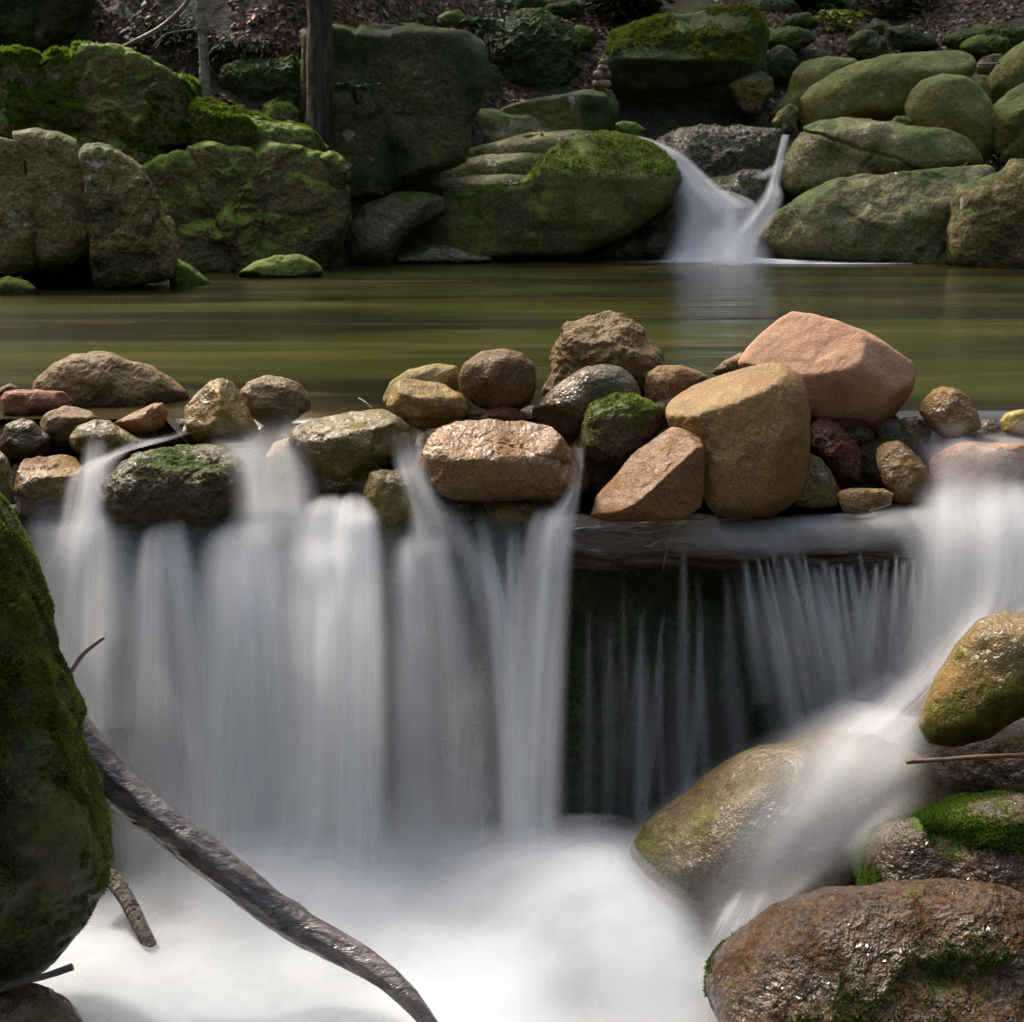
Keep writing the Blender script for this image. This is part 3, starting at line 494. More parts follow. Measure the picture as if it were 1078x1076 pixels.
for k, (pts, Y, lab, mt) in enumerate([
    ([(758, 375), (765, 352), (800, 345), (835, 350), (846, 368), (838, 383), (780, 385)], 10.42, 'wide bottom stone of the cairn', 'pale'),
    ([(764, 335), (768, 312), (785, 304), (802, 312), (806, 335), (795, 349), (775, 350)], 10.41, 'left round stone in the second tier of the cairn', 'pale'),
    ([(804, 335), (808, 312), (825, 304), (842, 314), (846, 335), (836, 349), (812, 350)], 10.43, 'right round stone in the second tier of the cairn', 'red'),
    ([(780, 300), (790, 283), (812, 278), (828, 286), (833, 300), (815, 306), (790, 306)], 10.42, 'flat third stone of the cairn', 'pale'),
    ([(793, 272), (796, 258), (812, 252), (826, 260), (828, 274), (812, 282), (797, 280)], 10.42, 'small round fourth stone of the cairn', 'pale'),
    ([(801, 251), (804, 243), (812, 240), (819, 246), (819, 253), (810, 256)], 10.42, 'tiny tip stone of the cairn', 'pale')]):
    rock('stone', lab, 'stone', 'H', pts, Y, mt, level=4, depth=1.0, group='stones stacked in the cairn', nf=1)

rm = random.Random(21)
for k, (px, py, Y) in enumerate([(60, 8, 10.6), (128, 30, 10.0), (160, 4, 10.8), (200, 50, 9.9), (262, 22, 10.4), (300, 8, 10.9), (352, 12, 10.9), (395, 26, 10.6), (430, 40, 10.6), (425, 12, 11.6), (466, 20, 11.6),
    (470, 60, 10.9), (560, 8, 12.6), (596, 10, 12.2), (612, 40, 11.8), (628, 12, 12.6), (812, 8, 12.6), (826, 42, 11.6), (845, 26, 12.2), (868, 12, 12.8), (905, 18, 12.8), (925, 36, 12.2), (948, 22, 12.8), (960, 8, 13.6), (1012, 36, 12.4), (1040, 50, 11.8), (1065, 30, 12.6)]):
    w_, h_ = rm.uniform(16, 34), rm.uniform(9, 17)
    pts = [(px+w_*math.cos(a)*rm.uniform(.8, 1.15), py+h_*math.sin(a)*rm.uniform(.8, 1.15)) for a in [i*math.pi/5 for i in range(10)]]
    rock('stone', 'dark mossy rock half buried in the leaf litter of the far bank', 'stone', 'P', pts, Y, ['deepmoss', 'deepmoss', 'darkblock', 'brightmoss'][rm.randrange(4) if k % 3 else 0], level=5, depth=1.0, group='mossy rocks half buried in the leaf litter', ridge=0.06)
# ------------------------------------------------------------------ stones along the dam
G = 'stones piled along the dam'
def ds(label, crop, pts, Y, mat, **k):
    return rock('stone', label, 'stone', crop, pts, Y, mat, group=G, **k)
ds('largest brown half dome stone at the left, backed by the pool', 'D', [(105, 240), (125, 170), (185, 118), (250, 92), (340, 70), (400, 76), (450, 97), (540, 122), (610, 162), (690, 225), (700, 255), (640, 310), (400, 340), (200, 320), (110, 270)], 3.72, 'brown', level=7, amp=0.03, ridge=0.02)
ds('flat brick red stone with a grey right end', 'D', [(6, 235), (20, 212), (60, 203), (140, 204), (225, 210), (262, 240), (255, 268), (150, 292), (60, 308), (12, 290)], 3.52, 'red', p=3.5, sm=1)
ds('small brown stone peeping over the red stone at the left edge', 'D', [(-20, 215), (0, 195), (40, 180), (68, 196), (72, 220), (30, 235)], 3.62, 'brown')
ds('grey tan slanted stone between the red stone and the dome stone', 'D', [(138, 320), (160, 285), (215, 262), (270, 260), (320, 278), (352, 305), (310, 330), (260, 370), (240, 402), (190, 402), (150, 360)], 3.42, 'grey', planes=[((0.1, -0.4, 0.9), 0.7)])
ds('round dark wet stone near the left edge', 'D', [(-5, 375), (20, 325), (80, 302), (120, 315), (150, 345), (188, 378), (182, 422), (100, 452), (30, 447), (0, 425)], 3.36, 'darkwet')
ds('olive stone with a white glint on its crown', 'D', [(246, 372), (275, 332), (330, 310), (385, 312), (430, 340), (470, 365), (530, 395), (505, 415), (440, 442), (360, 452), (280, 432), (250, 405)], 3.33, 'olivewet')
ds('orange finger shaped stone lying tilted up to the right', 'D', [(400, 322), (470, 285), (540, 253), (578, 249), (597, 280), (582, 330), (540, 357), (470, 362), (440, 345)], 3.40, 'orange', nf=2)
ds('three cornered stone with an olive foot', 'D', [(650, 268), (700, 215), (745, 172), (790, 160), (830, 180), (860, 230), (900, 310), (916, 350), (885, 388), (780, 394), (700, 386), (662, 350)], 3.38, 'tri', sm=1, planes=[((-0.5, -0.7, 0.3), 0.72), ((0.6, -0.6, 0.45), 0.75)])
ds('rounded grey stone right of the three cornered stone', 'D', [(850, 210), (880, 175), (940, 155), (1010, 160), (1060, 180), (1101, 235), (1098, 275), (1020, 325), (930, 328), (880, 290)], 3.46, 'grey', ridge=0.02)
ds('glistening brown flat topped stone above the left mossy rock', 'D', [(63, 500), (80, 450), (130, 422), (220, 415), (280, 438), (297, 480), (270, 545), (235, 640), (180, 665), (60, 655), (52, 580)], 3.25, 'brownwet', sm=1, planes=[((0, -0.55, 0.84), 0.5), ((0, -1, -0.1), 0.7)], ridge=0.02)
ds('olive stone cut off by the left edge of the picture', 'D', [(-60, 430), (0, 415), (30, 450), (46, 520), (42, 600), (0, 590), (-60, 560)], 3.2, 'olivewet')
ds('broad wet moss covered stone with water sliding off both sides', 'D', [(348, 610), (365, 540), (430, 470), (520, 420), (640, 393), (780, 400), (860, 440), (892, 500), (862, 575), (800, 645), (700, 692), (560, 685), (410, 672), (352, 650)], 3.2, 'mosswet', level=7, planes=[((0.1, -0.5, 0.86), 0.72)], ridge=0.04, cracks=[((-0.6, 0, 1), 0.0, 0.04, 0.04)])
ds('pale stone seen through the sheet of flowing water', 'D', [(940, 440), (970, 390), (1030, 372), (1062, 420), (1078, 480), (1062, 570), (1015, 655), (980, 595), (950, 500)], 3.28, 'pale')
ds('olive wet stone pointing left, pitted on its crown', 'E', [(73, 380), (90, 358), (140, 338), (200, 320), (300, 300), (370, 298), (420, 328), (457, 370), (466, 420), (430, 458), (350, 483), (280, 528), (220, 533), (170, 492), (105, 445), (76, 410)], 3.26, 'olivewet', level=7, planes=[((-0.1, -0.45, 0.9), 0.7)], ridge=0.015)
ds('small round olive stone hanging below the pitted olive stone', 'E', [(298, 600), (308, 540), (330, 505), (365, 493), (420, 495), (465, 525), (482, 580), (468, 640), (415, 672), (345, 668), (308, 640)], 3.14, 'olivewet', nf=2)
ds('low tan stone behind the mossy brown one, left of the round brown stone', 'E', [(363, 265), (390, 215), (450, 175), (540, 158), (600, 165), (617, 200), (605, 245), (480, 265), (380, 290)], 3.62, 'olivetan')
ds('mottled brown stone with a green crown patch', 'E', [(378, 290), (400, 225), (440, 205), (500, 212), (560, 225), (622, 255), (647, 300), (622, 338), (540, 365), (470, 385), (425, 362), (396, 320)], 3.48, 'olivetan', ridge=0.02, planes=[((0.1, -0.5, 0.8), 0.75)])
ds('round warm brown stone standing on the pile', 'E', [(606, 200), (625, 153), (680, 120), (750, 112), (812, 124), (846, 160), (854, 220), (836, 285), (790, 313), (720, 314), (660, 292), (614, 242)], 3.5, 'roundbrown', nf=2, p=2.7)
ds('small dark red stone tucked under the round brown stone', 'E', [(662, 335), (700, 305), (745, 293), (790, 303), (822, 338), (760, 352)], 3.45, 'darkred')
ds('wide pinkish brown cracked stone with a shadowed lower face', 'E', [(476, 475), (488, 440), (510, 405), (545, 362), (600, 337), (700, 334), (820, 340), (900, 360), (940, 398), (970, 440), (986, 500), (988, 552), (900, 582), (780, 592), (600, 584), (550, 560), (505, 515)], 3.18, 'pinkflat', level=7, sm=1, p=2.8, nf=7, planes=[((0.0, -0.62, 0.78), 0.62), ((0, -0.8, -0.6), 0.72)], ridge=0.02, cracks=[((1, 0, 0.5), 0.45, 0.015, 0.05), ((0.3, 0, 1), 0.3, 0.02, 0.03)])
ds('dark wet stone under the left half of the wide cracked stone', 'E', [(500, 540), (560, 555), (640, 590), (665, 650), (610, 700), (530, 665), (495, 600)], 3.22, 'darkwet')
ds('ochre spotted dark stone under the right half of the wide cracked stone', 'E', [(680, 600), (760, 585), (860, 590), (870, 640), (830, 670), (720, 670)], 3.22, 'olivewet')
ds('large rough brown stone at the back with a peaked crown', 'F', [(46, 375), (52, 340), (78, 300), (70, 240), (85, 195), (108, 155), (120, 118), (180, 85), (290, 63), (350, 78), (400, 118), (450, 170), (490, 220), (512, 275), (480, 340), (410, 390), (300, 400), (150, 390)], 3.62, 'brown', level=7, sm=1, ridge=0.035, amp=0.05, planes=[((0, -0.55, 0.83), 0.72)])
ds('smooth green grey stone leaning up to the right', 'F', [(-5, 440), (30, 400), (80, 355), (140, 310), (210, 270), (270, 260), (340, 275), (388, 320), (412, 375), (400, 425), (330, 455), (240, 480), (200, 550), (120, 532), (50, 502), (0, 475)], 3.44, 'greengrey', nf=2)
ds('rough stone sprinkled with moss, below the green grey stone', 'F', [(188, 550), (198, 475), (225, 412), (320, 385), (420, 398), (480, 420), (509, 460), (500, 505), (430, 560), (400, 605), (330, 642), (240, 637), (198, 595)], 3.34, 'mossyrough', ridge=0.05)
ds('small tan stone with a dark stripe, between the brown and golden stones', 'F', [(420, 350), (433, 300), (480, 267), (560, 268), (630, 288), (670, 310), (630, 360), (560, 420), (500, 445), (428, 405)], 3.52, 'tanbrown', nf=2)
ds('small grey stone behind the golden stone', 'F', [(676, 297), (720, 255), (780, 225), (820, 215), (850, 240), (800, 310), (720, 315)], 3.72, 'grey')
ds('tallest golden stone, rounded and standing upright', 'F', [(506, 445), (520, 400), (550, 370), (600, 340), (700, 305), (800, 275), (890, 258), (950, 262), (1000, 298), (1036, 360), (1050, 440), (1050, 560), (1042, 680), (1010, 770), (930, 835), (820, 840), (740, 838), (680, 820), (640, 740), (610, 640), (570, 560), (520, 500)], 3.28, 'golden', level=7, p=2.9, nf=2, depth=0.75, amp=0.02, planes=[((-0.35, -0.45, 0.82), 0.76)], ridge=0.012)
ds('big smooth pink stone, highest of the pile', 'G', [(-10, 260), (20, 205), (80, 140), (150, 85), (195, 64), (270, 75), (380, 105), (460, 135), (540, 180), (610, 230), (655, 258), (665, 310), (652, 370), (612, 440), (560, 492), (480, 527), (400, 522), (330, 492), (270, 470), (180, 420), (60, 360)], 3.52, 'pink', level=7, sm=1, p=2.7, nf=2, depth=0.8, amp=0.015, planes=[((-0.15, -0.75, 0.64), 0.66), ((0.65, -0.65, 0.4), 0.78), ((0.1, -0.85, -0.5), 0.8)])
ds('angular brown stone with an ochre foot and a slanting flat top', 'F', [(222, 840), (245, 760), (330, 660), (400, 580), (460, 530), (530, 490), (585, 508), (642, 540), (656, 600), (652, 740), (642, 805), (560, 848), (400, 858), (280, 858)], 3.16, 'angular', sm=0.8, level=7, nf=1, p=3, amp=0.02, planes=[((-0.42, -0.62, 0.66), 0.42), ((0.45, -0.88, -0.15), 0.62)])
ds('dark red jagged stone right of the golden stone', 'G', [(260, 515), (272, 490), (300, 474), (330, 472), (380, 510), (420, 550), (447, 585), (452, 640), (462, 740), (400, 748), (370, 700), (320, 625), (270, 575)], 3.4, 'darkred', ridge=0.05, sm=1)
ds('dark olive stone in the shade of the golden stone', 'G', [(200, 640), (250, 600), (300, 620), (340, 668), (372, 740), (366, 805), (280, 815), (200, 805)], 3.3, 'olivewet')
ds('upright streaky brown stone right of the dark red stone', 'G', [(508, 610), (525, 585), (560, 562), (600, 556), (650, 590), (700, 650), (717, 710), (702, 772), (655, 802), (600, 792), (545, 730), (520, 665)], 3.3, 'tallbrown', planes=[((-0.2, -0.9, 0.3), 0.75)])
ds('dark mossy stone beneath the pink stone', 'G', [(430, 560), (500, 500), (560, 480), (615, 485), (680, 530), (720, 590), (716, 660), (600, 730), (500, 735), (440, 690)], 3.46, 'mosswet')
ds('small flat brown stone on the log below the dark red stone', 'G', [(363, 765), (372, 748), (420, 738), (540, 740), (583, 760), (572, 800), (480, 830), (390, 824)], 3.16, 'tallbrown', sm=1, p=3.5)
ds('knobbly brown stone at the back right of the pink stone', 'G', [(676, 440), (700, 395), (730, 362), (765, 350), (825, 360), (862, 385), (902, 450), (915, 505), (860, 540), (780, 550), (715, 505)], 3.40, 'goldwet', ridge=0.02)
ds('salmon stone under the pale flow at the right', 'G', [(715, 640), (740, 605), (790, 578), (860, 560), (960, 562), (1080, 568), (1130, 650), (1060, 730), (900, 765), (760, 755), (718, 710)], 3.33, 'wetpink', level=7, p=3)
ds('yellow wet stone at the right edge of the dam', 'G', [(985, 480), (1010, 450), (1060, 438), (1120, 445), (1160, 500), (1080, 530), (1000, 520)], 3.42, 'yellow')
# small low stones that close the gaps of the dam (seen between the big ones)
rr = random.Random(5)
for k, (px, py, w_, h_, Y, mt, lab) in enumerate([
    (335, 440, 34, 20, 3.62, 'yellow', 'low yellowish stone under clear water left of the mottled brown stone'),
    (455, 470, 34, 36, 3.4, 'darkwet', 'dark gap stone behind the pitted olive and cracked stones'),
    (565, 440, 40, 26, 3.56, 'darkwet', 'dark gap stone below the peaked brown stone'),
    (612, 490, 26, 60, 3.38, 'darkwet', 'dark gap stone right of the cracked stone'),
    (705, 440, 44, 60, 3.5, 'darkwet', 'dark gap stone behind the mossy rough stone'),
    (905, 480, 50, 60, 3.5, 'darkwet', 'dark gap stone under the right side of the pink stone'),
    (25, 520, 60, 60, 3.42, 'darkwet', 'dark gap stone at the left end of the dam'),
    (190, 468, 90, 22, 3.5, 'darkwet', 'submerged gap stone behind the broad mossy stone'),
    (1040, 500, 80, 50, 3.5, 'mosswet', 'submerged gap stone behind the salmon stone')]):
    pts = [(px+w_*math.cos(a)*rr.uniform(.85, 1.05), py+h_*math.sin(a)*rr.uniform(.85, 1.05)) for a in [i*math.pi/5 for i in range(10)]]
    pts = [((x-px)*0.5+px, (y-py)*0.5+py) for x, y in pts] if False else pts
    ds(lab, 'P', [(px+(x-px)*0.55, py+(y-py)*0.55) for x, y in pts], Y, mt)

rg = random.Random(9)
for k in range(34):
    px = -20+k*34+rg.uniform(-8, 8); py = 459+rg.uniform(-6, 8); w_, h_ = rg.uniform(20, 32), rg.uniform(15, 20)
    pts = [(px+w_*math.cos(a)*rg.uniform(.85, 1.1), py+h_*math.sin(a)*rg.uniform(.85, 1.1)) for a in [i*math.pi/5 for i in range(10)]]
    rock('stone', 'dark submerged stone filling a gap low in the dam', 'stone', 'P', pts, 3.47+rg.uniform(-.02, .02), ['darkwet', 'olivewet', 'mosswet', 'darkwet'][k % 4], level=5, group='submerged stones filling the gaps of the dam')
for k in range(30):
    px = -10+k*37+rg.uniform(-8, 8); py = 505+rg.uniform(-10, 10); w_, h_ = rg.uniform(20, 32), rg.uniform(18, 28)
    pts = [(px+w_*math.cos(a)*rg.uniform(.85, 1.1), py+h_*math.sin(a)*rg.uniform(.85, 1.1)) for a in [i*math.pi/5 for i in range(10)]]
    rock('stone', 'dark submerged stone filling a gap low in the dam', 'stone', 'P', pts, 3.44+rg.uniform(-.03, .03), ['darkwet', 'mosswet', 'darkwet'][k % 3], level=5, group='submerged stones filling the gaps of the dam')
# ------------------------------------------------------------------ the step under the dam
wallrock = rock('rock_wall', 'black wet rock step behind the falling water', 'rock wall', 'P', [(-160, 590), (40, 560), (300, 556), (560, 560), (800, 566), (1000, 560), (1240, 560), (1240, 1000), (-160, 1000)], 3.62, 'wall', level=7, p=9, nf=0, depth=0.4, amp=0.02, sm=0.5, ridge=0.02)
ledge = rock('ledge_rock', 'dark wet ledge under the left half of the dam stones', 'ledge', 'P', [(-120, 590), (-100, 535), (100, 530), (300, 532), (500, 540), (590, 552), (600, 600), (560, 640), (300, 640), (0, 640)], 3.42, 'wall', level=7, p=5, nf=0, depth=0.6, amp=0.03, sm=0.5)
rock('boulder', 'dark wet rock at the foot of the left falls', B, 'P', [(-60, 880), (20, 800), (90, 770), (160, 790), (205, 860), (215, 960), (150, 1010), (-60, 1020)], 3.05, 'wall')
# ------------------------------------------------------------------ foreground boulders
near = rock('boulder', 'huge dark mossy boulder at the left edge of the foreground', B, 'P', [(-260, 560), (-120, 470), (-40, 490), (0, 520), (22, 560), (45, 610), (62, 665), (74, 720), (80, 765), (97, 815), (112, 860), (115, 895), (106, 935), (84, 975), (45, 1015), (0, 1038), (-80, 1050), (-220, 1000)], 2.35, 'nearmoss', level=7, nf=4, fr=(0.9, 0.98), p=2.6, amp=0.03, ridge=0.02, sm=1.2, depth=0.9)
rock('stone', 'wet black stone in the bottom left corner', 'stone', 'P', [(-60, 1040), (10, 1032), (50, 1040), (80, 1062), (98, 1095), (90, 1140), (-60, 1140)], 2.12, 'darkwet', ridge=0.03)
leaning = rock('boulder', 'olive and brown boulder leaning left at the right edge, wet crown', B, 'P', [(966, 765), (970, 745), (985, 712), (1004, 680), (1030, 652), (1062, 642), (1110, 650), (1130, 700), (1100, 745), (1065, 760), (1040, 778), (1005, 787), (975, 782)], 2.75, 'leaning', level=7, nf=2, amp=0.02)
rock('boulder', 'dark rock in the shade under the leaning boulder', B, 'P', [(890, 850), (930, 800), (990, 770), (1060, 740), (1160, 740), (1160, 880), (1000, 890), (920, 900)], 2.95, 'darkwet', level=7, depth=0.6)
flowrock = rock('boulder', 'boulder veiled by the side stream, mottled olive at its left end', B, 'P', [(659, 925), (664, 895), (682, 868), (705, 846), (735, 822), (765, 802), (800, 784), (850, 772), (920, 772), (980, 800), (1010, 850), (980, 910), (900, 960), (840, 1000), (780, 1010), (720, 990), (676, 960)], 2.78, 'flowrock', level=7, nf=2, fr=(0.9, 0.98), amp=0.02, sm=1.2)
mossr = rock('boulder', 'brown boulder with a thick green moss collar above the bottom right one', B, 'P', [(884, 935), (890, 905), (912, 880), (945, 860), (990, 842), (1040, 833), (1090, 835), (1170, 850), (1180, 980), (1040, 990), (930, 980)], 2.5, 'nearmossbrown', level=7, nf=3, amp=0.03)
brock = rock('boulder', 'glistening brown boulder in the bottom right corner', B, 'P', [(741, 1045), (745, 1015), (760, 988), (790, 965), (830, 947), (880, 934), (930, 929), (1000, 930), (1060, 938), (1140, 960), (1200, 1040), (1190, 1180), (1000, 1220), (780, 1180), (745, 1110)], 2.22, 'nearbrown', level=7, nf=3, amp=0.025, ridge=0.012, sm=1.2, depth=0.7)
humprock = rock('boulder', 'brownish rock drowned in foam at the bottom centre', B, 'P', [(545, 1060), (560, 1030), (590, 1018), (625, 1026), (640, 1060), (610, 1090), (560, 1090)], 2.5, 'flowrock')
# ------------------------------------------------------------------ falling water
M['silk'] = silk_mat('falling_water', 20, 0.3, 0.32, (0.93, 0.95, 0.96))
M['silkfine'] = silk_mat('falling_water_threads', 70, 0.5, 0.8)
M['smoothflow'] = silk_mat('sliding_water', 9, 0.6, 0.35, (0.93, 0.95, 0.96))
M['cascade'] = silk_mat('cascade_water', 9, 0.6, 0.3, (0.93, 0.94, 0.95))
def cat_rom(A, t):
    A = np.asarray(A, float); n = len(A); x = t*(n-1); i = np.clip(np.floor(x).astype(int), 0, n-2); f = (x-i)[:, None]
    p0, p1, p2, p3 = A[np.maximum(i-1, 0)], A[i], A[i+1], A[np.minimum(i+2, n-1)]
    return 0.5*((2*p1)+(-p0+p2)*f+(2*p0-5*p1+4*p2-p3)*f**2+(-p0+3*p1-3*p2+p3)*f**3)
SH = {}
def sheet(key, rows, mat, bulge=0.03, nu=40, nv=60, edge=0.25, layers=2, gap=0.03, seed=0, drape=None, ripple=0.012, rf=6.0, off=0.012, umap=None, top=None, fo=None):
    """a sheet of water: rows = (x_left, y_left, x_right, y_right, Y, density); several layers give it body"""
    rows = np.array(rows, float)
    L = np.array([at(r[0], r[1], r[4]) for r in rows]); R = np.array([at(r[2], r[3], r[4]) for r in rows])
    tree = bvh_of(drape) if drape else None
    for l in range(layers):
        t = np.linspace(0, 1, nv); l3, r3, dn = cat_rom(L, t), cat_rom(R, t), cat_rom(rows[:, 5:6], t)[:, 0]
        u = np.linspace(0, 1, nu)
        P = l3[:, None]*(1-u)[None, :, None] + r3[:, None]*u[None, :, None]
        wd = np.linalg.norm(R-L, axis=1).mean()
        fold = perlin(np.stack([np.repeat(u[None], nv, 0).ravel()*wd*rf*3+seed*3.7+l*5, (t[:, None]*np.ones(nu)).ravel()*0.8, np.full(nu*nv, seed*1.3+l)], 1)).reshape(nv, nu)
        P[..., 1] -= bulge*(1-(2*u-1)**2)[None]*(0.3+0.7*t[:, None]) + fold*ripple*(0.3+t[:, None]) + (l-(layers-1)/2)*gap
        if tree:
            H = np.zeros((nv, nu))
            for a in range(nv):
                for b in range(nu):
                    q = P[a, b]; d = q-CAM; dist = np.linalg.norm(d); d = d/dist
                    hit = tree.ray_cast(Vector(CAM), Vector(d), dist+0.25)
                    H[a, b] = min(dist, hit[3]) if hit[0] is not None else dist
            for _ in range(14):
                Hs = H.copy(); Hs[1:-1] = (H[:-2]+H[1:-1]+H[2:])/3; Hs[:, 1:-1] = (Hs[:, :-2]+Hs[:, 1:-1]+Hs[:, 2:])/3; H = np.minimum(Hs, H+0.004)
            d = P-CAM; d /= np.linalg.norm(d, axis=2)[..., None]; P = CAM + d*(H-off-l*0.014)[..., None]
        arch = 0.10*np.abs(2*u-1)**2.5 if mat == 'silk' and edge == 0.3 and layers == 3 else 0*u
        e = np.minimum(sstep(0, edge, u), sstep(0, edge, 1-u)) if edge > 0 else np.ones(nu)
        wob = 0.75+0.5*perlin(np.stack([np.repeat(u[None]*5, nv, 0).ravel()+seed, (t[:, None]*np.ones(nu)).ravel()*1.5, np.full(nu*nv, seed+l*2.0)], 1)).reshape(nv, nu)
        A = np.clip(dn[:, None]*e[None]*np.clip(wob, 0.4, 1.3), 0, 1)
        A = 1-(1-A)**(1.0/layers*1.15)
        if arch.any(): A = A*sstep(0.0, 0.07, t[:, None]-arch[None])
        if fo if fo is not None else (mat == 'smoothflow' and key in ('left', 'right')): A = A*sstep(0, 0.2, 1-t)[:, None]
        if key == 'mist': A = A*sstep(0.0, 0.16, P[..., 2]-foam_h(P[..., 0].ravel(), P[..., 1].ravel(), 1.05).reshape(nv, nu)-0.015)
        if top is not None:                              # scalloped upper edge
            off_ = top*(0.5+0.5*perlin(np.stack([u*9+seed, u*0, u*0+seed], 1))); A = A*sstep(0, 0.08, t[:, None]-off_[None])
        i = np.arange(nv*nu).reshape(nv, nu); F = np.stack([i[:-1, :-1], i[1:, :-1], i[1:, 1:], i[:-1, 1:]], -1).reshape(-1, 4)
        UV = np.stack([np.repeat((u*wd)[None], nv, 0)+seed*0.77+l*0.31, np.repeat(t[:, None], nu, 1)+seed], -1).reshape(-1, 2)
        SH.setdefault(key, {}).setdefault(mat, []).append((P.reshape(-1, 3), F, UV, A.ravel()))
def build_sheets(key, label):
    par = None
    for mt, parts in SH[key].items():
        V, F, U, A, b = [], [], [], [], 0
        for v, f, uu, a in parts: V.append(v); F.append(f+b); U.append(uu); A.append(a); b += len(v)
        o = mesh_obj('waterfall', np.concatenate(V), np.concatenate(F), M[mt], uv=np.concatenate(U), attrs={'dens': np.concatenate(A)})
        tag(o, label, 'waterfall', kind='structure')

# left curtain: a thin continuous veil and the bright lobes in front of it
sheet('left', [(20, 520, 612, 520, 3.22, .0), (25, 560, 606, 565, 3.16, .25), (30, 640, 600, 640, 3.08, .4), (50, 760, 600, 760, 3.02, .5), (60, 860, 600, 860, 3.0, .55), (60, 930, 600, 930, 2.99, .5)], 'silk', nu=120, layers=2, edge=0.03, seed=1, bulge=0, ripple=0.03)
lobes = [
    [(240, 545, 370, 530, 3.16, .0), (205, 575, 404, 565, 3.1, .6), (185, 650, 410, 640, 3.03, .85), (175, 780, 412, 780, 2.98, .85), (170, 880, 415, 880, 2.96, .85), (165, 950, 420, 950, 2.95, .8)],
    [(362, 516, 384, 517, 3.12, .2), (350, 534, 399, 534, 3.08, .75), (345, 560, 407, 560, 3.03, .85), (345, 640, 411, 640, 2.95, .95), (345, 780, 414, 780, 2.92, .9), (340, 880, 418, 880, 2.9, .85), (335, 950, 425, 950, 2.9, .8)],
    [(88, 455, 118, 452, 3.3, .0), (84, 490, 118, 490, 3.22, .55), (78, 530, 122, 530, 3.14, .8), (60, 600, 128, 600, 3.05, .85), (50, 760, 130, 760, 2.98, .6), (45, 900, 130, 900, 2.95, .4)],
    [(152, 548, 200, 540, 3.12, .0), (142, 575, 205, 570, 3.08, .8), (132, 640, 225, 640, 3.02, .9), (118, 740, 250, 740, 2.98, .85), (105, 860, 270, 860, 2.95, .75), (95, 940, 290, 940, 2.94, .8)],
    [(228, 545, 290, 538, 3.14, .0), (205, 580, 312, 572, 3.08, .85), (195, 660, 330, 660, 3.0, .92), (185, 780, 345, 780, 2.96, .85), (180, 880, 350, 880, 2.94, .85), (175, 950, 350, 950, 2.94, .9)],
    [(332, 518, 368, 519, 3.12, .2), (312, 535, 388, 535, 3.08, .8), (298, 562, 402, 562, 3.05, .95), (292, 620, 408, 620, 2.98, 1.0), (288, 740, 414, 740, 2.94, .95), (280, 860, 420, 860, 2.92, .95), (270, 950, 430, 950, 2.92, .95)],
    [(418, 555, 470, 555, 3.1, .0), (408, 585, 482, 582, 3.05, .85), (405, 650, 498, 650, 3.0, .75), (400, 760, 515, 760, 2.97, .5), (398, 850, 530, 850, 2.96, .45), (390, 940, 560, 940, 2.95, .8)],
    [(560, 530, 602, 528, 3.1, .0), (548, 565, 606, 560, 3.05, .8), (530, 660, 604, 660, 3.0, .95), (522, 780, 598, 780, 2.96, .95), (520, 880, 596, 880, 2.94, .95), (500, 950, 620, 950, 2.92, .9)],
    [(498, 540, 514, 540, 3.14, .0), (502, 580, 524, 580, 3.1, .4), (512, 660, 545, 660, 3.04, .6), (520, 780, 560, 780, 3.0, .6), (520, 880, 570, 880, 2.98, .5)],
    [(533, 552, 550, 552, 3.13, .0), (530, 600, 552, 600, 3.08, .55), (528, 700, 556, 700, 3.03, .7), (528, 860, 560, 860, 2.98, .6)],
    [(455, 520, 480, 520, 3.16, .0), (470, 560, 500, 560, 3.12, .35), (490, 620, 540, 620, 3.07, .45), (510, 700, 560, 700, 3.03, .4), (520, 800, 570, 800, 3.0, .3)],
]
for k, r in enumerate(lobes): sheet('left', r, 'silk', nu=44, layers=3, edge=0.3, seed=3+k*1.7, bulge=0.05, gap=0.02, ripple=0.02)
# water sliding between and over the dam stones before it falls
dam = [o for o, _, _ in ROCKS if o.get('group') == G]
sheet('left', [(225, 440, 320, 425, 3.5, .0), (215, 462, 330, 442, 3.38, .15), (218, 475, 332, 458, 3.3, .5), (235, 490, 335, 480, 3.22, .6), (240, 530, 345, 530, 3.12, .75), (230, 575, 345, 570, 3.06, .6)], 'smoothflow', seed=21, drape=dam, layers=2, edge=0.35)
sheet('left', [(135, 460, 215, 452, 3.45, .15), (110, 475, 190, 460, 3.3, .5), (70, 500, 135, 478, 3.2, .6), (60, 545, 112, 545, 3.12, .7), (45, 600, 115, 600, 3.05, .5)], 'smoothflow', seed=22, drape=dam, layers=2, edge=0.35)
sheet('left', [(412, 455, 448, 452, 3.4, .1), (410, 480, 450, 478, 3.25, .7), (420, 515, 460, 510, 3.15, .55), (425, 550, 480, 545, 3.1, .6), (420, 590, 500, 590, 3.05, .4)], 'smoothflow', seed=23, drape=dam, layers=2, edge=0.35)
sheet('left', [(600, 470, 618, 470, 3.3, .1), (596, 510, 614, 510, 3.16, .45), (570, 545, 612, 545, 3.1, .6), (548, 600, 606, 600, 3.05, .5)], 'smoothflow', seed=24, drape=dam, layers=2, edge=0.35)
sheet('left', [(20, 545, 150, 545, 3.2, .1), (22, 570, 150, 560, 3.14, .55), (28, 640, 160, 640, 3.06, .55), (40, 760, 160, 760, 3.0, .5)], 'silk', seed=25, layers=2)
build_sheets('left', 'broad silky curtain of the lower waterfall, left of the dark gap')

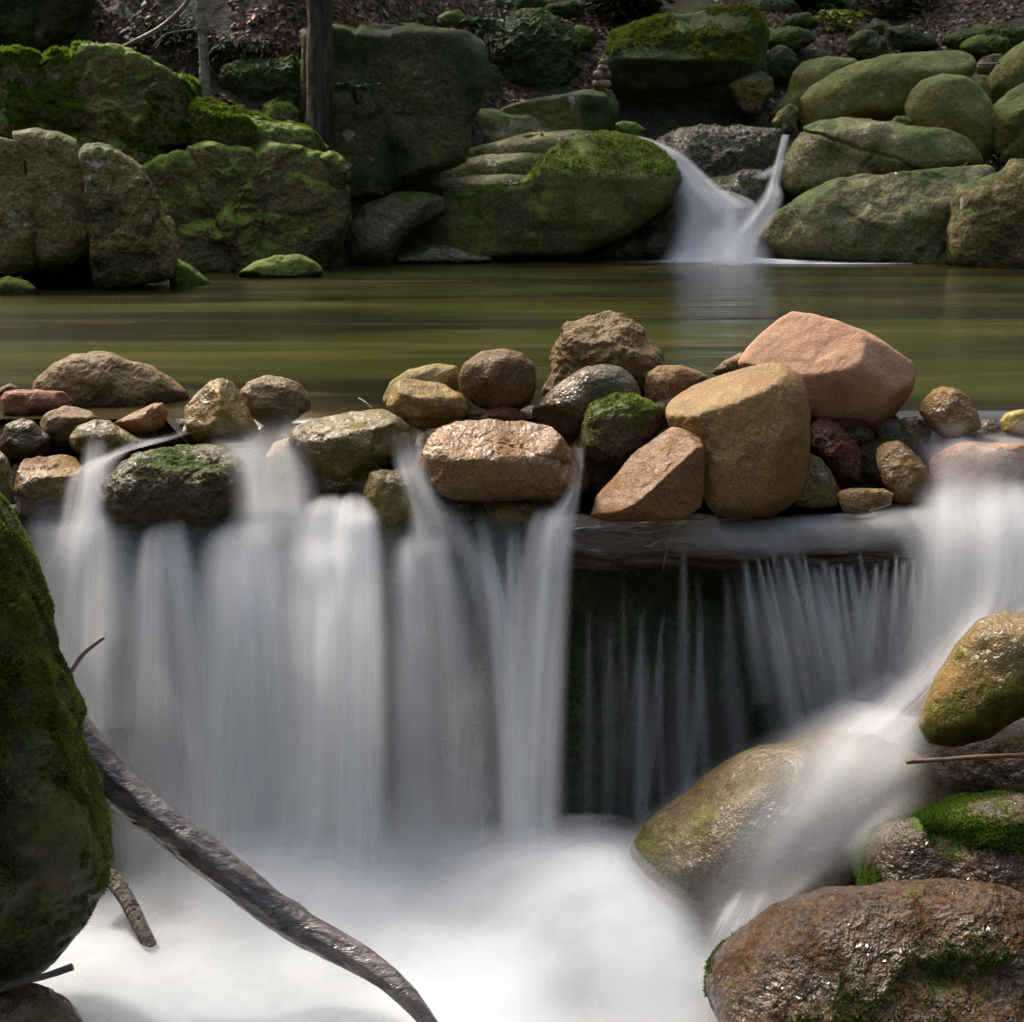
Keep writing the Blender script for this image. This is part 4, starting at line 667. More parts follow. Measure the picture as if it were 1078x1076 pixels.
# centre: dark gap with threads, then the comb of thin jets under the log
for k, (x0, y0, x1, y1, w0, w1, a) in enumerate((q[0], q[1], q[2], q[3], q[4]*2.2, q[5]*2.6, q[6]*.62) for q in [
    (620, 640, 618, 870, 4, 9, .35), (643, 650, 640, 860, 4, 8, .3), (676, 640, 672, 860, 5, 12, .5), (700, 640, 676, 860, 3, 8, .45), (719, 570, 721, 860, 6, 9, .55),
    (740, 648, 722, 860, 4, 8, .5), (762, 600, 785, 850, 6, 12, .4), (734, 600, 745, 840, 4, 7, .25), (656, 600, 655, 860, 3, 6, .2), (694, 700, 700, 860, 3, 5, .25)]):
    xm = (x0*0.65+x1*0.35); ym = y0*0.5+y1*0.5
    sheet('mid', [(x0-w0/2, y0, x0+w0/2, y0, 3.22, 0), (x0*.8+x1*.2-w0/2, y0*.85+y1*.15, x0*.8+x1*.2+w0/2, y0*.85+y1*.15, 3.2, a), (xm-w1/2, ym, xm+w1/2, ym, 3.17, a), (x1-w1/2, y1, x1+w1/2, y1, 3.12, a*.8)],
          'smoothflow', nu=12, nv=24, layers=1, edge=0.5, seed=30+k, bulge=0.01, fo=False)
rj = random.Random(3)
def jets(x0, x1, n, ytop, ybot, lean, Yd, a0, a1):
    for k in range(n):
        x = x0+(x1-x0)*(k+rj.uniform(-.2, .2))/(n-1); w0 = rj.uniform(7, 15); w1 = rj.uniform(18, 34); a = rj.uniform(a0, a1); yt = ytop+rj.uniform(-6, 12); ln = lean*rj.uniform(.5, 1.2)
        yb = ybot+rj.uniform(-30, 10)
        sheet('mid', [(x-w0/2, yt, x+w0/2, yt, Yd, 0), (x+ln*.1-w0/2, yt+16, x+ln*.1+w0/2, yt+16, Yd-.03, a), (x+ln*.5-w1/2, yt*.5+yb*.5, x+ln*.5+w1/2, yt*.5+yb*.5, Yd-.08, a*.75), (x+ln-w1*.7, yb, x+ln+w1*.7, yb, Yd-.11, a*.35)],
              'smoothflow', nu=12, nv=24, layers=1, edge=0.5, seed=50+k+x0, bulge=0.012, fo=False)
jets(785, 905, 13, 582, 770, 34, 3.2, .3, .6)
jets(912, 985, 8, 588, 730, -12, 3.2, .35, .7)
sheet('mid', [(755, 596, 990, 590, 3.22, 0), (765, 640, 1000, 640, 3.16, .35), (780, 700, 1010, 700, 3.12, .36), (800, 780, 1010, 780, 3.08, .25)], 'silkfine', nu=80, layers=2, edge=0.15, seed=61, bulge=0, ripple=0.02)
sheet('mid', [(600, 640, 790, 620, 3.24, 0), (600, 720, 800, 700, 3.2, .10), (600, 870, 800, 840, 3.14, .10)], 'silkfine', nu=80, layers=1, edge=0.15, seed=62, bulge=0)
build_sheets('mid', 'thin separate jets falling from the log in front of the black rock')

# log over the step
def tube(name, path, radii, mat, label, cat, ridges=0.06, seg=36, nl=120, seed=1, parent=None, group=None, knots=()):
    path = np.array(path, float); t = np.linspace(0, 1, nl); C = cat_rom(path, t); rad = np.interp(t, np.linspace(0, 1, len(radii)), radii)
    T = np.gradient(C, axis=0); T /= np.linalg.norm(T, axis=1)[:, None]; ref = np.array([0, 0, 1.0]) if abs(T[:, 2]).mean() < 0.8 else np.array([0, 1.0, 0])
    A = np.cross(T, ref); A /= np.linalg.norm(A, axis=1)[:, None]; Bv = np.cross(T, A)
    an = np.linspace(0, 2*math.pi, seg, endpoint=False); ca, sa = np.cos(an), np.sin(an)
    length = np.cumsum(np.r_[0, np.linalg.norm(np.diff(C, axis=0), axis=1)])
    q = np.stack([np.repeat(ca[None], nl, 0)*2.2, np.repeat(sa[None], nl, 0)*2.2, np.repeat((length/rad.mean()*0.28)[:, None], seg, 1)], -1).reshape(-1, 3)+seed*9.1
    n = (fbm(q, 4)*ridges).reshape(nl, seg)
    for (kt, ka, kr, kw) in knots: n += kr*np.exp(-((t[:, None]-kt)/kw)**2 - ((an[None]-ka+math.pi) % (2*math.pi)-math.pi)**2/0.5)
    rr_ = rad[:, None]*(1+n)
    V = C[:, None] + A[:, None]*(ca[None]*rr_)[..., None] + Bv[:, None]*(sa[None]*rr_)[..., None]
    i = np.arange(nl*seg).reshape(nl, seg); j = np.roll(i, -1, 1)
    F = np.stack([i[:-1], j[:-1], j[1:], i[1:]], -1).reshape(-1, 4)
    V = V.reshape(-1, 3); c0, c1 = len(V), len(V)+1; V = np.vstack([V, C[0], C[-1]])
    F = np.vstack([F, np.stack([np.full(seg, c0), np.full(seg, c0), j[0], i[0]], -1)[:, [1, 2, 3, 3]] if False else np.zeros((0, 4), int)])
    caps = []
    for s_ in range(0, seg, 2):
        caps.append([c0, i[0][(s_+2) % seg], i[0][(s_+1) % seg], i[0][s_]]); caps.append([c1, i[-1][s_], i[-1][(s_+1) % seg], i[-1][(s_+2) % seg]])
    F = np.vstack([F, np.array(caps)])
    o = mesh_obj(name, V, F, mat, parent=parent, origin=None if parent else tuple(C[0]))
    o_data[o.name] = (V, np.vstack([F[:, :3], F[:, [0, 2, 3]]]))
    if not parent: tag(o, label, cat, group)
    return o
def wood_mat(name, c1, c2, wet=0.0, axis=(1, 1, 1), bump=0.9, bd=0.006, fs=30):
    s = NT(name); v = s.coords(axis); a = s.noise(v, fs, 5, 0.6, 0.3); b = s.noise(v, fs*0.3, 4, 0.6)
    c = s.mix(s.mr(a, 0.36, 0.64), c1, c2); c = s.mix(s.math('MULTIPLY', s.mr(b, 0.5, 0.66), 0.6), c, tuple(x*0.4 for x in c1))
    s.set(s.p.inputs['Base Color'], c); s.set(s.p.inputs['Roughness'], 0.7); n = s.bump(s.math('ADD', a, b), bump, bd); s.l.new(n, s.p.inputs['Normal'])
    if wet: s.set(s.p.inputs['Coat Weight'], wet); s.set(s.p.inputs['Coat Roughness'], 0.12); s.l.new(n, s.p.inputs['Coat Normal'])
    return s.m
M['wetlog'] = wood_mat('wet_log_wood', (0.03, 0.018, 0.01), (0.10, 0.062, 0.04), 1.0, (0.2, 1, 1), fs=30, bd=0.02)
M['drift'] = wood_mat('driftwood', (0.04, 0.029, 0.023), (0.105, 0.082, 0.07), 1.0, (0.5, 1, 1), fs=34, bd=0.012)
M['twig'] = wood_mat('twig_wood', (0.10, 0.05, 0.025), (0.2, 0.1, 0.05), 0.4)
M['darktwig'] = wood_mat('dark_twig_wood', (0.02, 0.014, 0.01), (0.05, 0.035, 0.025), 0.4)
M['greytwig'] = wood_mat('grey_twig_wood', (0.12, 0.10, 0.09), (0.2, 0.17, 0.15), 0.2)
M['bark'] = wood_mat('tree_bark', (0.035, 0.028, 0.018), (0.13, 0.105, 0.07), 0, (3, 3, 0.45), bd=0.07, fs=16)
M['darkbark'] = wood_mat('dark_tree_bark', (0.02, 0.016, 0.011), (0.05, 0.04, 0.028), 0, (3, 3, 0.4), bd=0.03, fs=12)
M['palebark'] = wood_mat('pale_tree_bark', (0.08, 0.075, 0.05), (0.28, 0.27, 0.2), 0, (1, 1, 2.2), bd=0.01, fs=14)
logo = tube('log', [at(585, 568, 3.32), at(700, 570, 3.3), at(850, 572, 3.3), at(1000, 566, 3.32), at(1100, 562, 3.34)], [0.05, 0.055, 0.055, 0.05, 0.05], M['wetlog'], 'wet brown log lying along the step under the golden stone', 'log', 0.28, seed=2)
# water over the log and the right hand flow
over = dam+[logo]
sheet('right', [(740, 545, 985, 535, 3.3, .1), (680, 552, 985, 545, 3.24, .45), (680, 565, 985, 556, 3.22, .55), (700, 584, 985, 578, 3.2, .25)], 'smoothflow', seed=71, drape=over, layers=1, edge=0.2, nu=60, nv=20)
sheet('right', [(945, 440, 1110, 440, 3.55, .0), (950, 456, 1110, 455, 3.48, .25), (958, 472, 1110, 468, 3.42, .45), (965, 500, 1120, 500, 3.3, .42), (960, 530, 1120, 520, 3.2, .75), (960, 570, 1130, 560, 3.1, .85), (950, 640, 1130, 640, 3.02, .8), (930, 720, 1130, 700, 2.98, .8), (900, 790, 1100, 760, 2.95, .4)], 'silk', seed=72, drape=over, layers=3, edge=0.2, nu=60)
sheet('right', [(915, 535, 1000, 520, 3.28, 0), (900, 550, 1010, 535, 3.2, .45), (935, 575, 1015, 570, 3.15, .6), (945, 650, 1020, 640, 3.08, .55), (920, 740, 1030, 720, 3.0, .5)], 'silk', seed=73, layers=2, edge=0.35, ripple=0.02)
sheet('right', [(1010, 520, 1110, 510, 3.12, .3), (1000, 560, 1110, 560, 3.05, .9), (990, 630, 1110, 620, 2.98, .95), (960, 700, 1060, 650, 2.93, .9), (880, 760, 990, 750, 2.86, .85), (790, 790, 960, 830, 2.76, .75)], 'silk', seed=74, layers=3, edge=0.3, ripple=0.02)
# side stream sweeping down left across the veiled boulder
sheet('right', [(930, 700, 985, 745, 2.95, .8), (860, 738, 960, 790, 2.9, .85), (790, 775, 900, 830, 2.86, .8), (730, 812, 820, 850, 2.86, .75), (680, 850, 760, 870, 2.88, .7), (620, 888, 720, 910, 2.88, .6), (560, 910, 690, 950, 2.85, .4)], 'smoothflow', seed=75, layers=2, edge=0.35)
sheet('right', [(880, 740, 985, 750, 2.85, .6), (825, 775, 990, 800, 2.7, .85), (780, 815, 975, 850, 2.62, .78), (750, 860, 935, 890, 2.56, .68), (735, 905, 895, 920, 2.52, .6), (725, 950, 850, 950, 2.5, .6), (720, 1000, 810, 990, 2.46, .7)], 'smoothflow', seed=76, layers=3, drape=[flowrock, mossr], edge=0.4, nu=60)
sheet('right', [(770, 935, 822, 935, 2.5, 0), (755, 955, 815, 955, 2.46, .7), (738, 985, 800, 985, 2.42, .8), (725, 1020, 770, 1010, 2.4, .7)], 'silkfine', seed=77, layers=2, edge=0.3)
build_sheets('right', 'white water spilling over the right end of the dam and down past the boulders')

# lower pool: dark water below, foam on it
s = NT('plunge_water'); s.set(s.p.inputs['Base Color'], (0.02, 0.022, 0.016)); s.set(s.p.inputs['Roughness'], 0.25)
tc = s.new('ShaderNodeTexCoord'); s.l.new(s.bump(s.noise(tc.outputs['Object'], 5, 3), 0.4, 0.02), s.p.inputs['Normal']); M['plunge'] = s.m
V, F = grid(np.linspace(-1.7, 1.9, 30), np.linspace(-2, 3.5, 30), lambda x, y: -0.90+0*x)
tag(mesh_obj('water', V, F, M['plunge']), 'dark plunge pool under the foam', 'water', kind='structure')
s = NT('foam'); a = s.new('ShaderNodeAttribute'); a.attribute_name = 'dens'
tc = s.new('ShaderNodeTexCoord'); n = s.noise(tc.outputs['Object'], 7, 3, 0.5)
d = s.new('ShaderNodeBsdfDiffuse'); s.set(d.inputs[0], (0.69, 0.73, 0.76)); tl = s.new('ShaderNodeBsdfTranslucent'); s.set(tl.inputs[0], (0.69, 0.73, 0.76))
m1 = s.new('ShaderNodeMixShader'); m1.inputs[0].default_value = 0.3; s.l.new(d.outputs[0], m1.inputs[1]); s.l.new(tl.outputs[0], m1.inputs[2])
tr = s.new('ShaderNodeBsdfTransparent'); m2 = s.new('ShaderNodeMixShader'); s.set(m2.inputs[0], s.math('MULTIPLY', a.outputs['Fac'], s.mr(n, 0.3, 0.6, 0.8, 1.1), clamp=True))
s.l.new(tr.outputs[0], m2.inputs[1]); s.l.new(m1.outputs[0], m2.inputs[2]); s.l.new(m2.outputs[0], s.out.inputs[0]); M['foam'] = s.m
def foam_h(x, y, k=0.0):
    p = np.c_[x*1.6, y*2.0, np.full_like(x, k)]
    h = -0.845 + 0.05*np.exp(-((y-3.0)/.13)**2) + 0.045*perlin(p) + 0.02*perlin(p*2.3+4)
    for (px, py, Y, r, a) in [(640, 950, 2.75, .22, .10), (560, 960, 2.7, .2, .05), (400, 930, 2.85, .3, .06), (250, 950, 2.8, .3, .05), (600, 1040, 2.5, .12, .03), (700, 1010, 2.5, .15, .06)]:
        q = at(px, py, Y); h = h + a*np.exp(-((x-q[0])**2+(y-q[1])**2)/r**2)
    return h
FV, FF, FA, b0 = [], [], [], 0
for k in range(4):
    V, F = grid(np.linspace(-1.25, 1.1, 150), np.linspace(1.4, 3.2, 110), lambda x, y: foam_h(x, y, k*0.35)+k*0.018-0.03)
    x, y = V[:, 0], V[:, 1]
    a = sstep(1.0, 0.6, x+0.10*perlin(np.c_[y*3, y*0, y*0])) * sstep(-1.2, -0.85, x)
    a = a*(0.82+0.75*fbm(np.c_[x*2.2+3, y*2.6, y*0+k*0.3], 3))
    a = a*(0.08+0.92*sstep(3.05, 2.6, y+0.12*perlin(np.c_[x*3.5, y*0, y*0+2])))
    e0, e1 = at(655, 900, 2.72), at(745, 1030, 2.3); ln_ = np.array([e1[0]-e0[0], e1[1]-e0[1]]); ln_ /= np.linalg.norm(ln_)
    dd = (x-e0[0])*(-ln_[1])+(y-e0[1])*ln_[0]; dd = np.where(dd*np.sign(-1.0) > 0, dd, dd)
    side_ = (0-e0[0])*(-ln_[1])+(2.5-e0[1])*ln_[0]
    a = a*sstep(-0.11, 0.02, dd*np.sign(side_)+0.02*perlin(np.c_[x*6, y*6, x*0]))
    hp = at(597, 1045, 2.42); a = a*(1-0.55*np.exp(-((x-hp[0])**2/0.07**2+(y-hp[1])**2/0.08**2)))
    a = np.clip(a, 0, 1)*[1.0, .9, .7, .4][k]
    FV.append(V); FF.append(F+b0); FA.append(a); b0 += len(V)
tag(mesh_obj('foam', np.concatenate(FV), np.concatenate(FF), M['foam'], attrs={'dens': np.concatenate(FA)}), 'smooth white foam spreading at the foot of the lower falls', 'foam', kind='stuff')
# mist rolling off the plunge: soft low domes of spray
SH.clear()
M['mist'] = silk_mat('spray_mist', 2.5, 1.5, 0.3, (0.78, 0.8, 0.81))
for k, (x0, x1, y0, y1, Y, a) in enumerate([(40, 420, 780, 1000, 2.93, .75), (250, 660, 790, 1000, 2.92, .75), (60, 640, 820, 1000, 2.88, .6), (80, 340, 800, 990, 2.84, .5), (260, 620, 810, 1000, 2.8, .5), (100, 480, 850, 1010, 2.7, .55), (440, 720, 850, 990, 2.72, .55), (560, 780, 880, 1040, 2.55, .75), (600, 780, 900, 1050, 2.48, .6), (150, 560, 920, 1060, 2.58, .5), (620, 760, 960, 1076, 2.45, .4), (330, 680, 790, 960, 2.9, .4)]):
    ym = (y0+y1)/2
    sheet('mist', [(x0+30, y0, x1-30, y0, Y+.04, 0), (x0+12, y0*.8+y1*.2, x1-12, y0*.8+y1*.2, Y+.02, a*.35), (x0, y0*.6+y1*.4, x1, y0*.6+y1*.4, Y, a), (x0, y0*.3+y1*.7, x1, y0*.3+y1*.7, Y-.04, a), (x0, y1, x1, y1, Y-.12, a*.3)], 'mist', nu=40, nv=30, layers=2, edge=0.5, seed=90+k*2.3, bulge=0.10, gap=0.05, ripple=0.05)
V, F, U, A, b0 = [], [], [], [], 0
for v_, f_, uu, a_ in SH['mist']['mist']: V.append(v_); F.append(f_+b0); U.append(uu); A.append(a_); b0 += len(v_)
tag(mesh_obj('mist', np.concatenate(V), np.concatenate(F), M['mist'], uv=np.concatenate(U), attrs={'dens': np.concatenate(A)}), 'soft spray hanging over the foam', 'mist', kind='stuff')

# upper cascade
SH.clear()
sheet('up', [(648, 142, 668, 142, 10.0, .7), (668, 150, 692, 148, 9.85, .8), (688, 163, 722, 162, 9.7, .8), (708, 178, 742, 180, 9.6, .8), (720, 198, 760, 195, 9.5, .9), (735, 215, 782, 210, 9.42, .9), (742, 225, 795, 216, 9.38, .7)], 'cascade', seed=1, layers=4, gap=0.02, edge=0.25, bulge=0.04)
sheet('up', [(708, 170, 735, 172, 9.55, .1), (712, 195, 745, 195, 9.45, .7), (716, 220, 770, 215, 9.38, .8), (708, 245, 790, 240, 9.33, .9), (700, 262, 800, 262, 9.28, .8), (688, 276, 812, 276, 9.22, 1.0)], 'cascade', seed=2, layers=4, gap=0.02, edge=0.25, bulge=0.08)
sheet('up', [(822, 142, 832, 142, 9.9, .7), (816, 165, 826, 168, 9.7, .8), (808, 190, 822, 192, 9.55, .8), (800, 205, 826, 208, 9.4, .85), (785, 225, 818, 228, 9.3, .95), (765, 250, 802, 252, 9.22, 1.0), (745, 277, 800, 277, 9.18, 1.0)], 'cascade', seed=3, layers=4, gap=0.02, edge=0.3, bulge=0.06)
sheet('up', [(740, 200, 770, 200, 9.5, .3), (755, 215, 800, 215, 9.4, .8), (752, 240, 800, 240, 9.3, .8), (735, 276, 795, 276, 9.22, .9)], 'cascade', seed=4, layers=2, gap=0.02, edge=0.25, bulge=0.08)
sheet('up', [(735, 236, 800, 232, 9.2, .0), (728, 250, 808, 248, 9.15, .7), (722, 264, 815, 262, 9.1, .95), (715, 279, 822, 279, 9.02, .9)], 'cascade', seed=6, layers=3, gap=0.03, edge=0.4, bulge=0.08)
sheet('up', [(668, 150, 752, 203, 9.62, .0), (690, 185, 772, 214, 9.48, .35), (705, 222, 792, 230, 9.38, .6), (702, 250, 800, 250, 9.3, .75), (696, 276, 806, 276, 9.24, .8)], 'cascade', seed=7, layers=3, gap=0.03, edge=0.3, bulge=0.05)
sheet('up', [(822, 168, 832, 172, 9.75, .4), (800, 180, 818, 184, 9.6, .7), (786, 186, 806, 190, 9.55, .2)], 'cascade', seed=5, layers=2, gap=0.01, edge=0.4)
build_sheets('up', 'small forked cascade sliding into the far side of the pool')
V, F = grid(np.linspace(0.4, 2.2, 80), np.linspace(8.7, 9.5, 40), lambda x, y: 0.004+0.02*np.exp(-((y-9.25)/.12)**2)*np.exp(-((x-1.25)/.3)**2))
x, y = V[:, 0], V[:, 1]
a = np.exp(-((y-9.16-0.0*(x))/.10)**2)*np.exp(-((x-1.35)/.36)**2)*1.5 + np.exp(-((y-9.0)/.06)**2)*np.exp(-((x-1.75)/.35)**2)*1.1
tag(mesh_obj('foam', V, F, M['foam'], attrs={'dens': np.clip(a, 0, 1)}), 'white line of foam where the cascade meets the pool', 'foam', kind='stuff')
# stream above the cascade
V, F = grid(np.linspace(0.6, 2.2, 20), np.linspace(10.5, 11.6, 20), lambda x, y: 0.655+0*x)
tag(mesh_obj('water', V, F, M['pool']), 'still stream feeding the cascade', 'water', kind='structure')

# ------------------------------------------------------------------ driftwood and twigs
tube('driftwood', [at(-10, 680, 2.64), at(60, 752, 2.6), at(82, 775, 2.58), at(120, 822, 2.56), at(165, 862, 2.53), at(220, 904, 2.5), at(300, 966, 2.47), at(350, 994, 2.44), at(385, 1014, 2.41), at(412, 1034, 2.38), at(438, 1060, 2.35), at(462, 1090, 2.33)],
     [0.031, 0.033, 0.033, 0.032, 0.031, 0.0295, 0.028, 0.026, 0.023, 0.02, 0.015, 0.011], M['drift'], 'long wet driftwood branch slanting down from the mossy boulder', 'branch', 0.12, seed=4, nl=220, knots=[(0.2, 1.0, 0.12, 0.02), (0.55, 4.0, 0.1, 0.02)])
tube('broken_branch', [at(95, 890, 2.75), at(115, 920, 2.73), at(135, 950, 2.66), at(160, 1000, 2.58)], [0.018, 0.016, 0.014, 0.012], M['bark'], 'short stub of branch behind the mossy boulder, ending in foam', 'branch', 0.1, seed=5)
tube('twig', [at(60, 728, 2.5), at(74, 708, 2.5), at(88, 688, 2.5), at(109, 671, 2.5)], [0.003, 0.004, 0.004, 0.0035], M['greytwig'], 'thin grey twig poking out above the driftwood branch', 'twig', 0.05, seg=8, nl=16)
tube('twig', [at(-30, 1052, 2.1), at(20, 1034, 2.1), at(50, 1027, 2.1), at(76, 1018, 2.1)], [0.006, 0.006, 0.005, 0.006], M['darktwig'], 'dark stick lying on the black stone in the bottom left corner', 'twig', 0.1, seg=8, nl=16)
tube('twig', [at(954, 802, 2.6), at(990, 800, 2.6), at(1030, 797, 2.6), at(1100, 794, 2.62)], [0.0045, 0.004, 0.004, 0.004], M['twig'], 'reddish twig lying under the leaning boulder at the right', 'twig', 0.1, seg=8, nl=20)
tube('twig', [at(377, 419, 3.4), at(384, 423, 3.38), at(392, 430, 3.36)], [0.0015, 0.0018, 0.0015], M['darktwig'], 'tiny twig sticking out of the shallow water beside the pitted olive stone', 'twig', 0.05, seg=6, nl=10)
tube('twig', [at(704, 556, 3.2), at(702, 575, 3.2), at(698, 600, 3.2)], [0.001, 0.0012, 0.001], M['greytwig'], 'pale thin twig dangling in front of the log', 'twig', 0.05, seg=6, nl=10)
tube('twig', [at(1026, 68, 10.6), at(1040, 67, 10.5), at(1052, 66.5, 10.4)], [0.006, 0.006, 0.006], M['darktwig'], 'short dark twig across the pale stone behind the egg shaped boulder', 'twig', 0.05, seg=6, nl=10)

# ------------------------------------------------------------------ leaf litter and moss
allr = bvh_of([o for o, v_, f_ in ROCKS if o.location.y > 6.5 or True])
gt = BVHTree.FromPolygons(GV.tolist(), GF.tolist())
rs = np.random.RandomState(11)
def leaves(n, xr, yr, thr, onrock, sz=(0.022, 0.04)):
    VV, CC = [], []
    X = rs.uniform(*xr, n); Y = rs.uniform(*yr, n); nn = fbm(np.c_[X*1.4, Y*1.4, Y*0+3], 3)
    for x, y, q in zip(X, Y, nn):
        if q < thr: continue
        a = allr.ray_cast(Vector((x, y, 8)), Vector((0, 0, -1))); g = gt.ray_cast(Vector((x, y, 30)), Vector((0, 0, -1)))
        if a[0] is not None and (g[0] is None or a[0].z > g[0].z):
            if not onrock or a[1].z < 0.82: continue
            p, nr = a[0], a[1]
        else:
            if g[0] is None or g[0].z < 0.2: continue
            p, nr = g[0], g[1]
        if nr.z < 0: nr = -nr
        nr = (nr + Vector(rs.normal(size=3))*0.45).normalized(); t = nr.orthogonal().normalized(); b = nr.cross(t); an = rs.uniform(0, 6.28)
        t, b = t*math.cos(an)+b*math.sin(an), b*math.cos(an)-t*math.sin(an); L = rs.uniform(*sz); W = L*rs.uniform(.4, .6); c = p+nr*rs.uniform(0.004, 0.02); cu = nr*L*rs.uniform(-.3, .4)
        VV += [c-t*L, c-b*W*.8+cu*.5, c+t*L*0.9+cu, c+b*W+cu*.5]
        k = rs.rand(); col = np.array((0.035, 0.02, 0.012))*(1-k)+np.array((0.19, 0.095, 0.055))*k
        if rs.rand() < 0.08: col = np.array((0.34, 0.25, 0.18))
        CC += [col]*4
    return VV, CC
V1, C1 = leaves(60000, (-4.5, 1.2), (8.8, 14.0), -0.55, False, (0.016, 0.034))
V2, C2 = leaves(40000, (0.2, 6), (9.8, 15.0), -0.45, False, (0.018, 0.036))
V3, C3 = leaves(1500, (-3.5, 4), (8.2, 11.5), 0.15, True, (0.014, 0.028))
VV = V1+V2+V3; CC = C1+C2+C3
tag(mesh_obj('leaf_litter', [tuple(v_) for v_ in VV], np.arange(len(VV)).reshape(-1, 4), M['leaf'], smooth=False, attrs={'col': np.array(CC)}), 'reddish brown fallen leaves strewn over the wooded bank', 'leaf litter', kind='stuff')

by = {o['label']: o for o, _, _ in ROCKS}
def find(s_): return next(o for l, o in by.items() if s_ in l)
tufts(near, 110000, 0.006, 0.0014, ((0.02, 0.03, 0.004), (0.15, 0.19, 0.028)), nzmin=-0.35, seed=1, nthr=-0.25, nsc=7, per=2, mask=lambda c, n: 0.3+sstep(-0.65, -0.15, c[:, 2]))
tufts(mossr, 34000, 0.0055, 0.0018, ((0.015, 0.04, 0.004), (0.11, 0.19, 0.02)), nzmin=-0.2, seed=2, per=2, mask=lambda c, n: sstep(0.10, -0.06, (c[:, 2]-(-0.60))*1.0 - 0.0)*1.0*sstep(1.4, 0.9, c[:, 0]) if False else np.maximum(sstep(at(1015, 0, 2.4)[0], at(985, 0, 2.4)[0], c[:, 0]+0.03*fbm(c*15, 2)), 0.8*np.exp(-((c[:, 2]-at(1050, 882, 2.4)[2])/0.012)**2)), nthr=-0.4)
tufts(brock, 9000, 0.006, 0.0014, ((0.02, 0.045, 0.006), (0.09, 0.17, 0.02)), nzmin=-0.3, seed=3, per=2, nthr=0.35, nsc=5, mask=lambda c, n: sstep(0.75, 0.35, n[:, 2]))
tufts(find('capped with bright green'), 60000, 0.018, 0.005, ((0.05, 0.09, 0.01), (0.24, 0.36, 0.04)), nzmin=0.28, seed=4, per=2, nthr=0.0, nsc=2.2)
tufts(find('mossy topped brown shelf'), 20000, 0.015, 0.0045, ((0.05, 0.09, 0.01), (0.22, 0.32, 0.04)), nzmin=0.35, seed=5, per=2, nthr=0.0, nsc=2.5)
tufts(find('mossy ledge face'), 9000, 0.013, 0.004, ((0.07, 0.10, 0.012), (0.25, 0.34, 0.05)), nzmin=0.5, seed=6, per=2, nthr=0.1, nsc=3)
tufts(find('huge boulder with a mossy'), 14000, 0.015, 0.005, ((0.05, 0.07, 0.01), (0.17, 0.22, 0.03)), nzmin=0.4, seed=7, per=2, nthr=0.0, nsc=2)
tufts(find('sprinkled with moss'), 3500, 0.003, 0.001, ((0.05, 0.08, 0.01), (0.2, 0.26, 0.04)), nzmin=0.2, seed=8, per=2, nthr=0.1, nsc=12)

# ------------------------------------------------------------------ trees
def crown(parent, x, y, z0, z1, rad, n, seed, cols, ln=0.11):
    rs_ = np.random.RandomState(seed); VV, CC = [], []
    nb = int(n/60)
    P, Dr, T = [], [], []
    for b in range(nb):
        t = rs_.rand()**0.8; z = z0+(z1-z0)*t; an = rs_.uniform(0, 6.283); R_ = rad*(1-0.8*t)*rs_.uniform(.7, 1.1)
        s_ = rs_.rand(60)**0.7; jit = rs_.normal(size=(60, 3))*np.array([.09, .09, .05])*(0.5+rad*0.4)
        px_ = np.stack([x+np.cos(an)*R_*s_, y+np.sin(an)*R_*s_, z-0.28*R_*s_**1.6], 1)+jit
        P.append(px_); d = np.stack([np.cos(an)+rs_.normal(size=60)*.7, np.sin(an)+rs_.normal(size=60)*.7, -.25+rs_.normal(size=60)*.3], 1); Dr.append(d); T.append(np.full(60, rs_.rand()))
    P, Dr, T = np.concatenate(P), np.concatenate(Dr), np.concatenate(T); Dr /= np.linalg.norm(Dr, axis=1)[:, None]; m = len(P)
    sd_ = np.cross(Dr, rs_.normal(size=(m, 3))); sd_ /= np.linalg.norm(sd_, axis=1)[:, None]; L_ = ln*rs_.uniform(.6, 1.3, m)[:, None]; W_ = L_*0.2
    V = np.stack([P-sd_*W_*.4, P+sd_*W_*.4, P+Dr*L_*.6+sd_*W_, P+Dr*L_, P+Dr*L_*.6-sd_*W_], 1)
    V = V[:, [0, 1, 2, 4]]; V[:, 2] += Dr*L_*.3; k = np.clip(T+rs_.normal(size=m)*.2, 0, 1)[:, None]
    col = np.repeat(np.array(cols[0])*(1-k)+np.array(cols[1])*k, 4, axis=0)
    return mesh_obj('crown', V.reshape(-1, 3), np.arange(4*m).reshape(m, 4), M['leaf'], parent=parent, smooth=False, attrs={'col': col})
CG = ((0.014, 0.026, 0.008), (0.05, 0.08, 0.022))
def gz(x, y): return float(ground_h(np.array([x]), np.array([y]))[0])
def tree(label, base, topx, r0, bark, h, cr, crn, seed, z0=3.0, lean=None, name='tree', group=None, flare=1.0, zb=None):
    x, y = base[0], base[1]; zb = gz(x, y)-0.15 if zb is None else zb
    root = empty(name, (x, y, zb)); tag(root, label, 'tree', group)
    tx = topx
    tube('trunk', [(x, y, zb), (x+(tx-x)*.15+.01, y, zb+0.3), (x+(tx-x)*.4, y, zb+h*.3), (x+(tx-x)*.8, y+.1, zb+h*.7), (tx, y+.1, zb+h)], [r0*1.9*flare, r0*1.05, r0, r0*.75, r0*.35], M[bark], None, None, 0.17, seg=40, nl=140, seed=seed, parent=root)
    crown(root, tx, y, z0, zb+h, cr, crn, seed, CG)
    return root
q = at(333, 150, 9.05); big = tree('big straight tree trunk standing at the cliff edge', (q[0]-0.02, 9.05), at(338, 0, 9.05)[0]+0.15, 0.066, 'bark', 8.5, 1.5, 1600, 1, z0=4.0, flare=0.75, zb=q[2]-0.1)
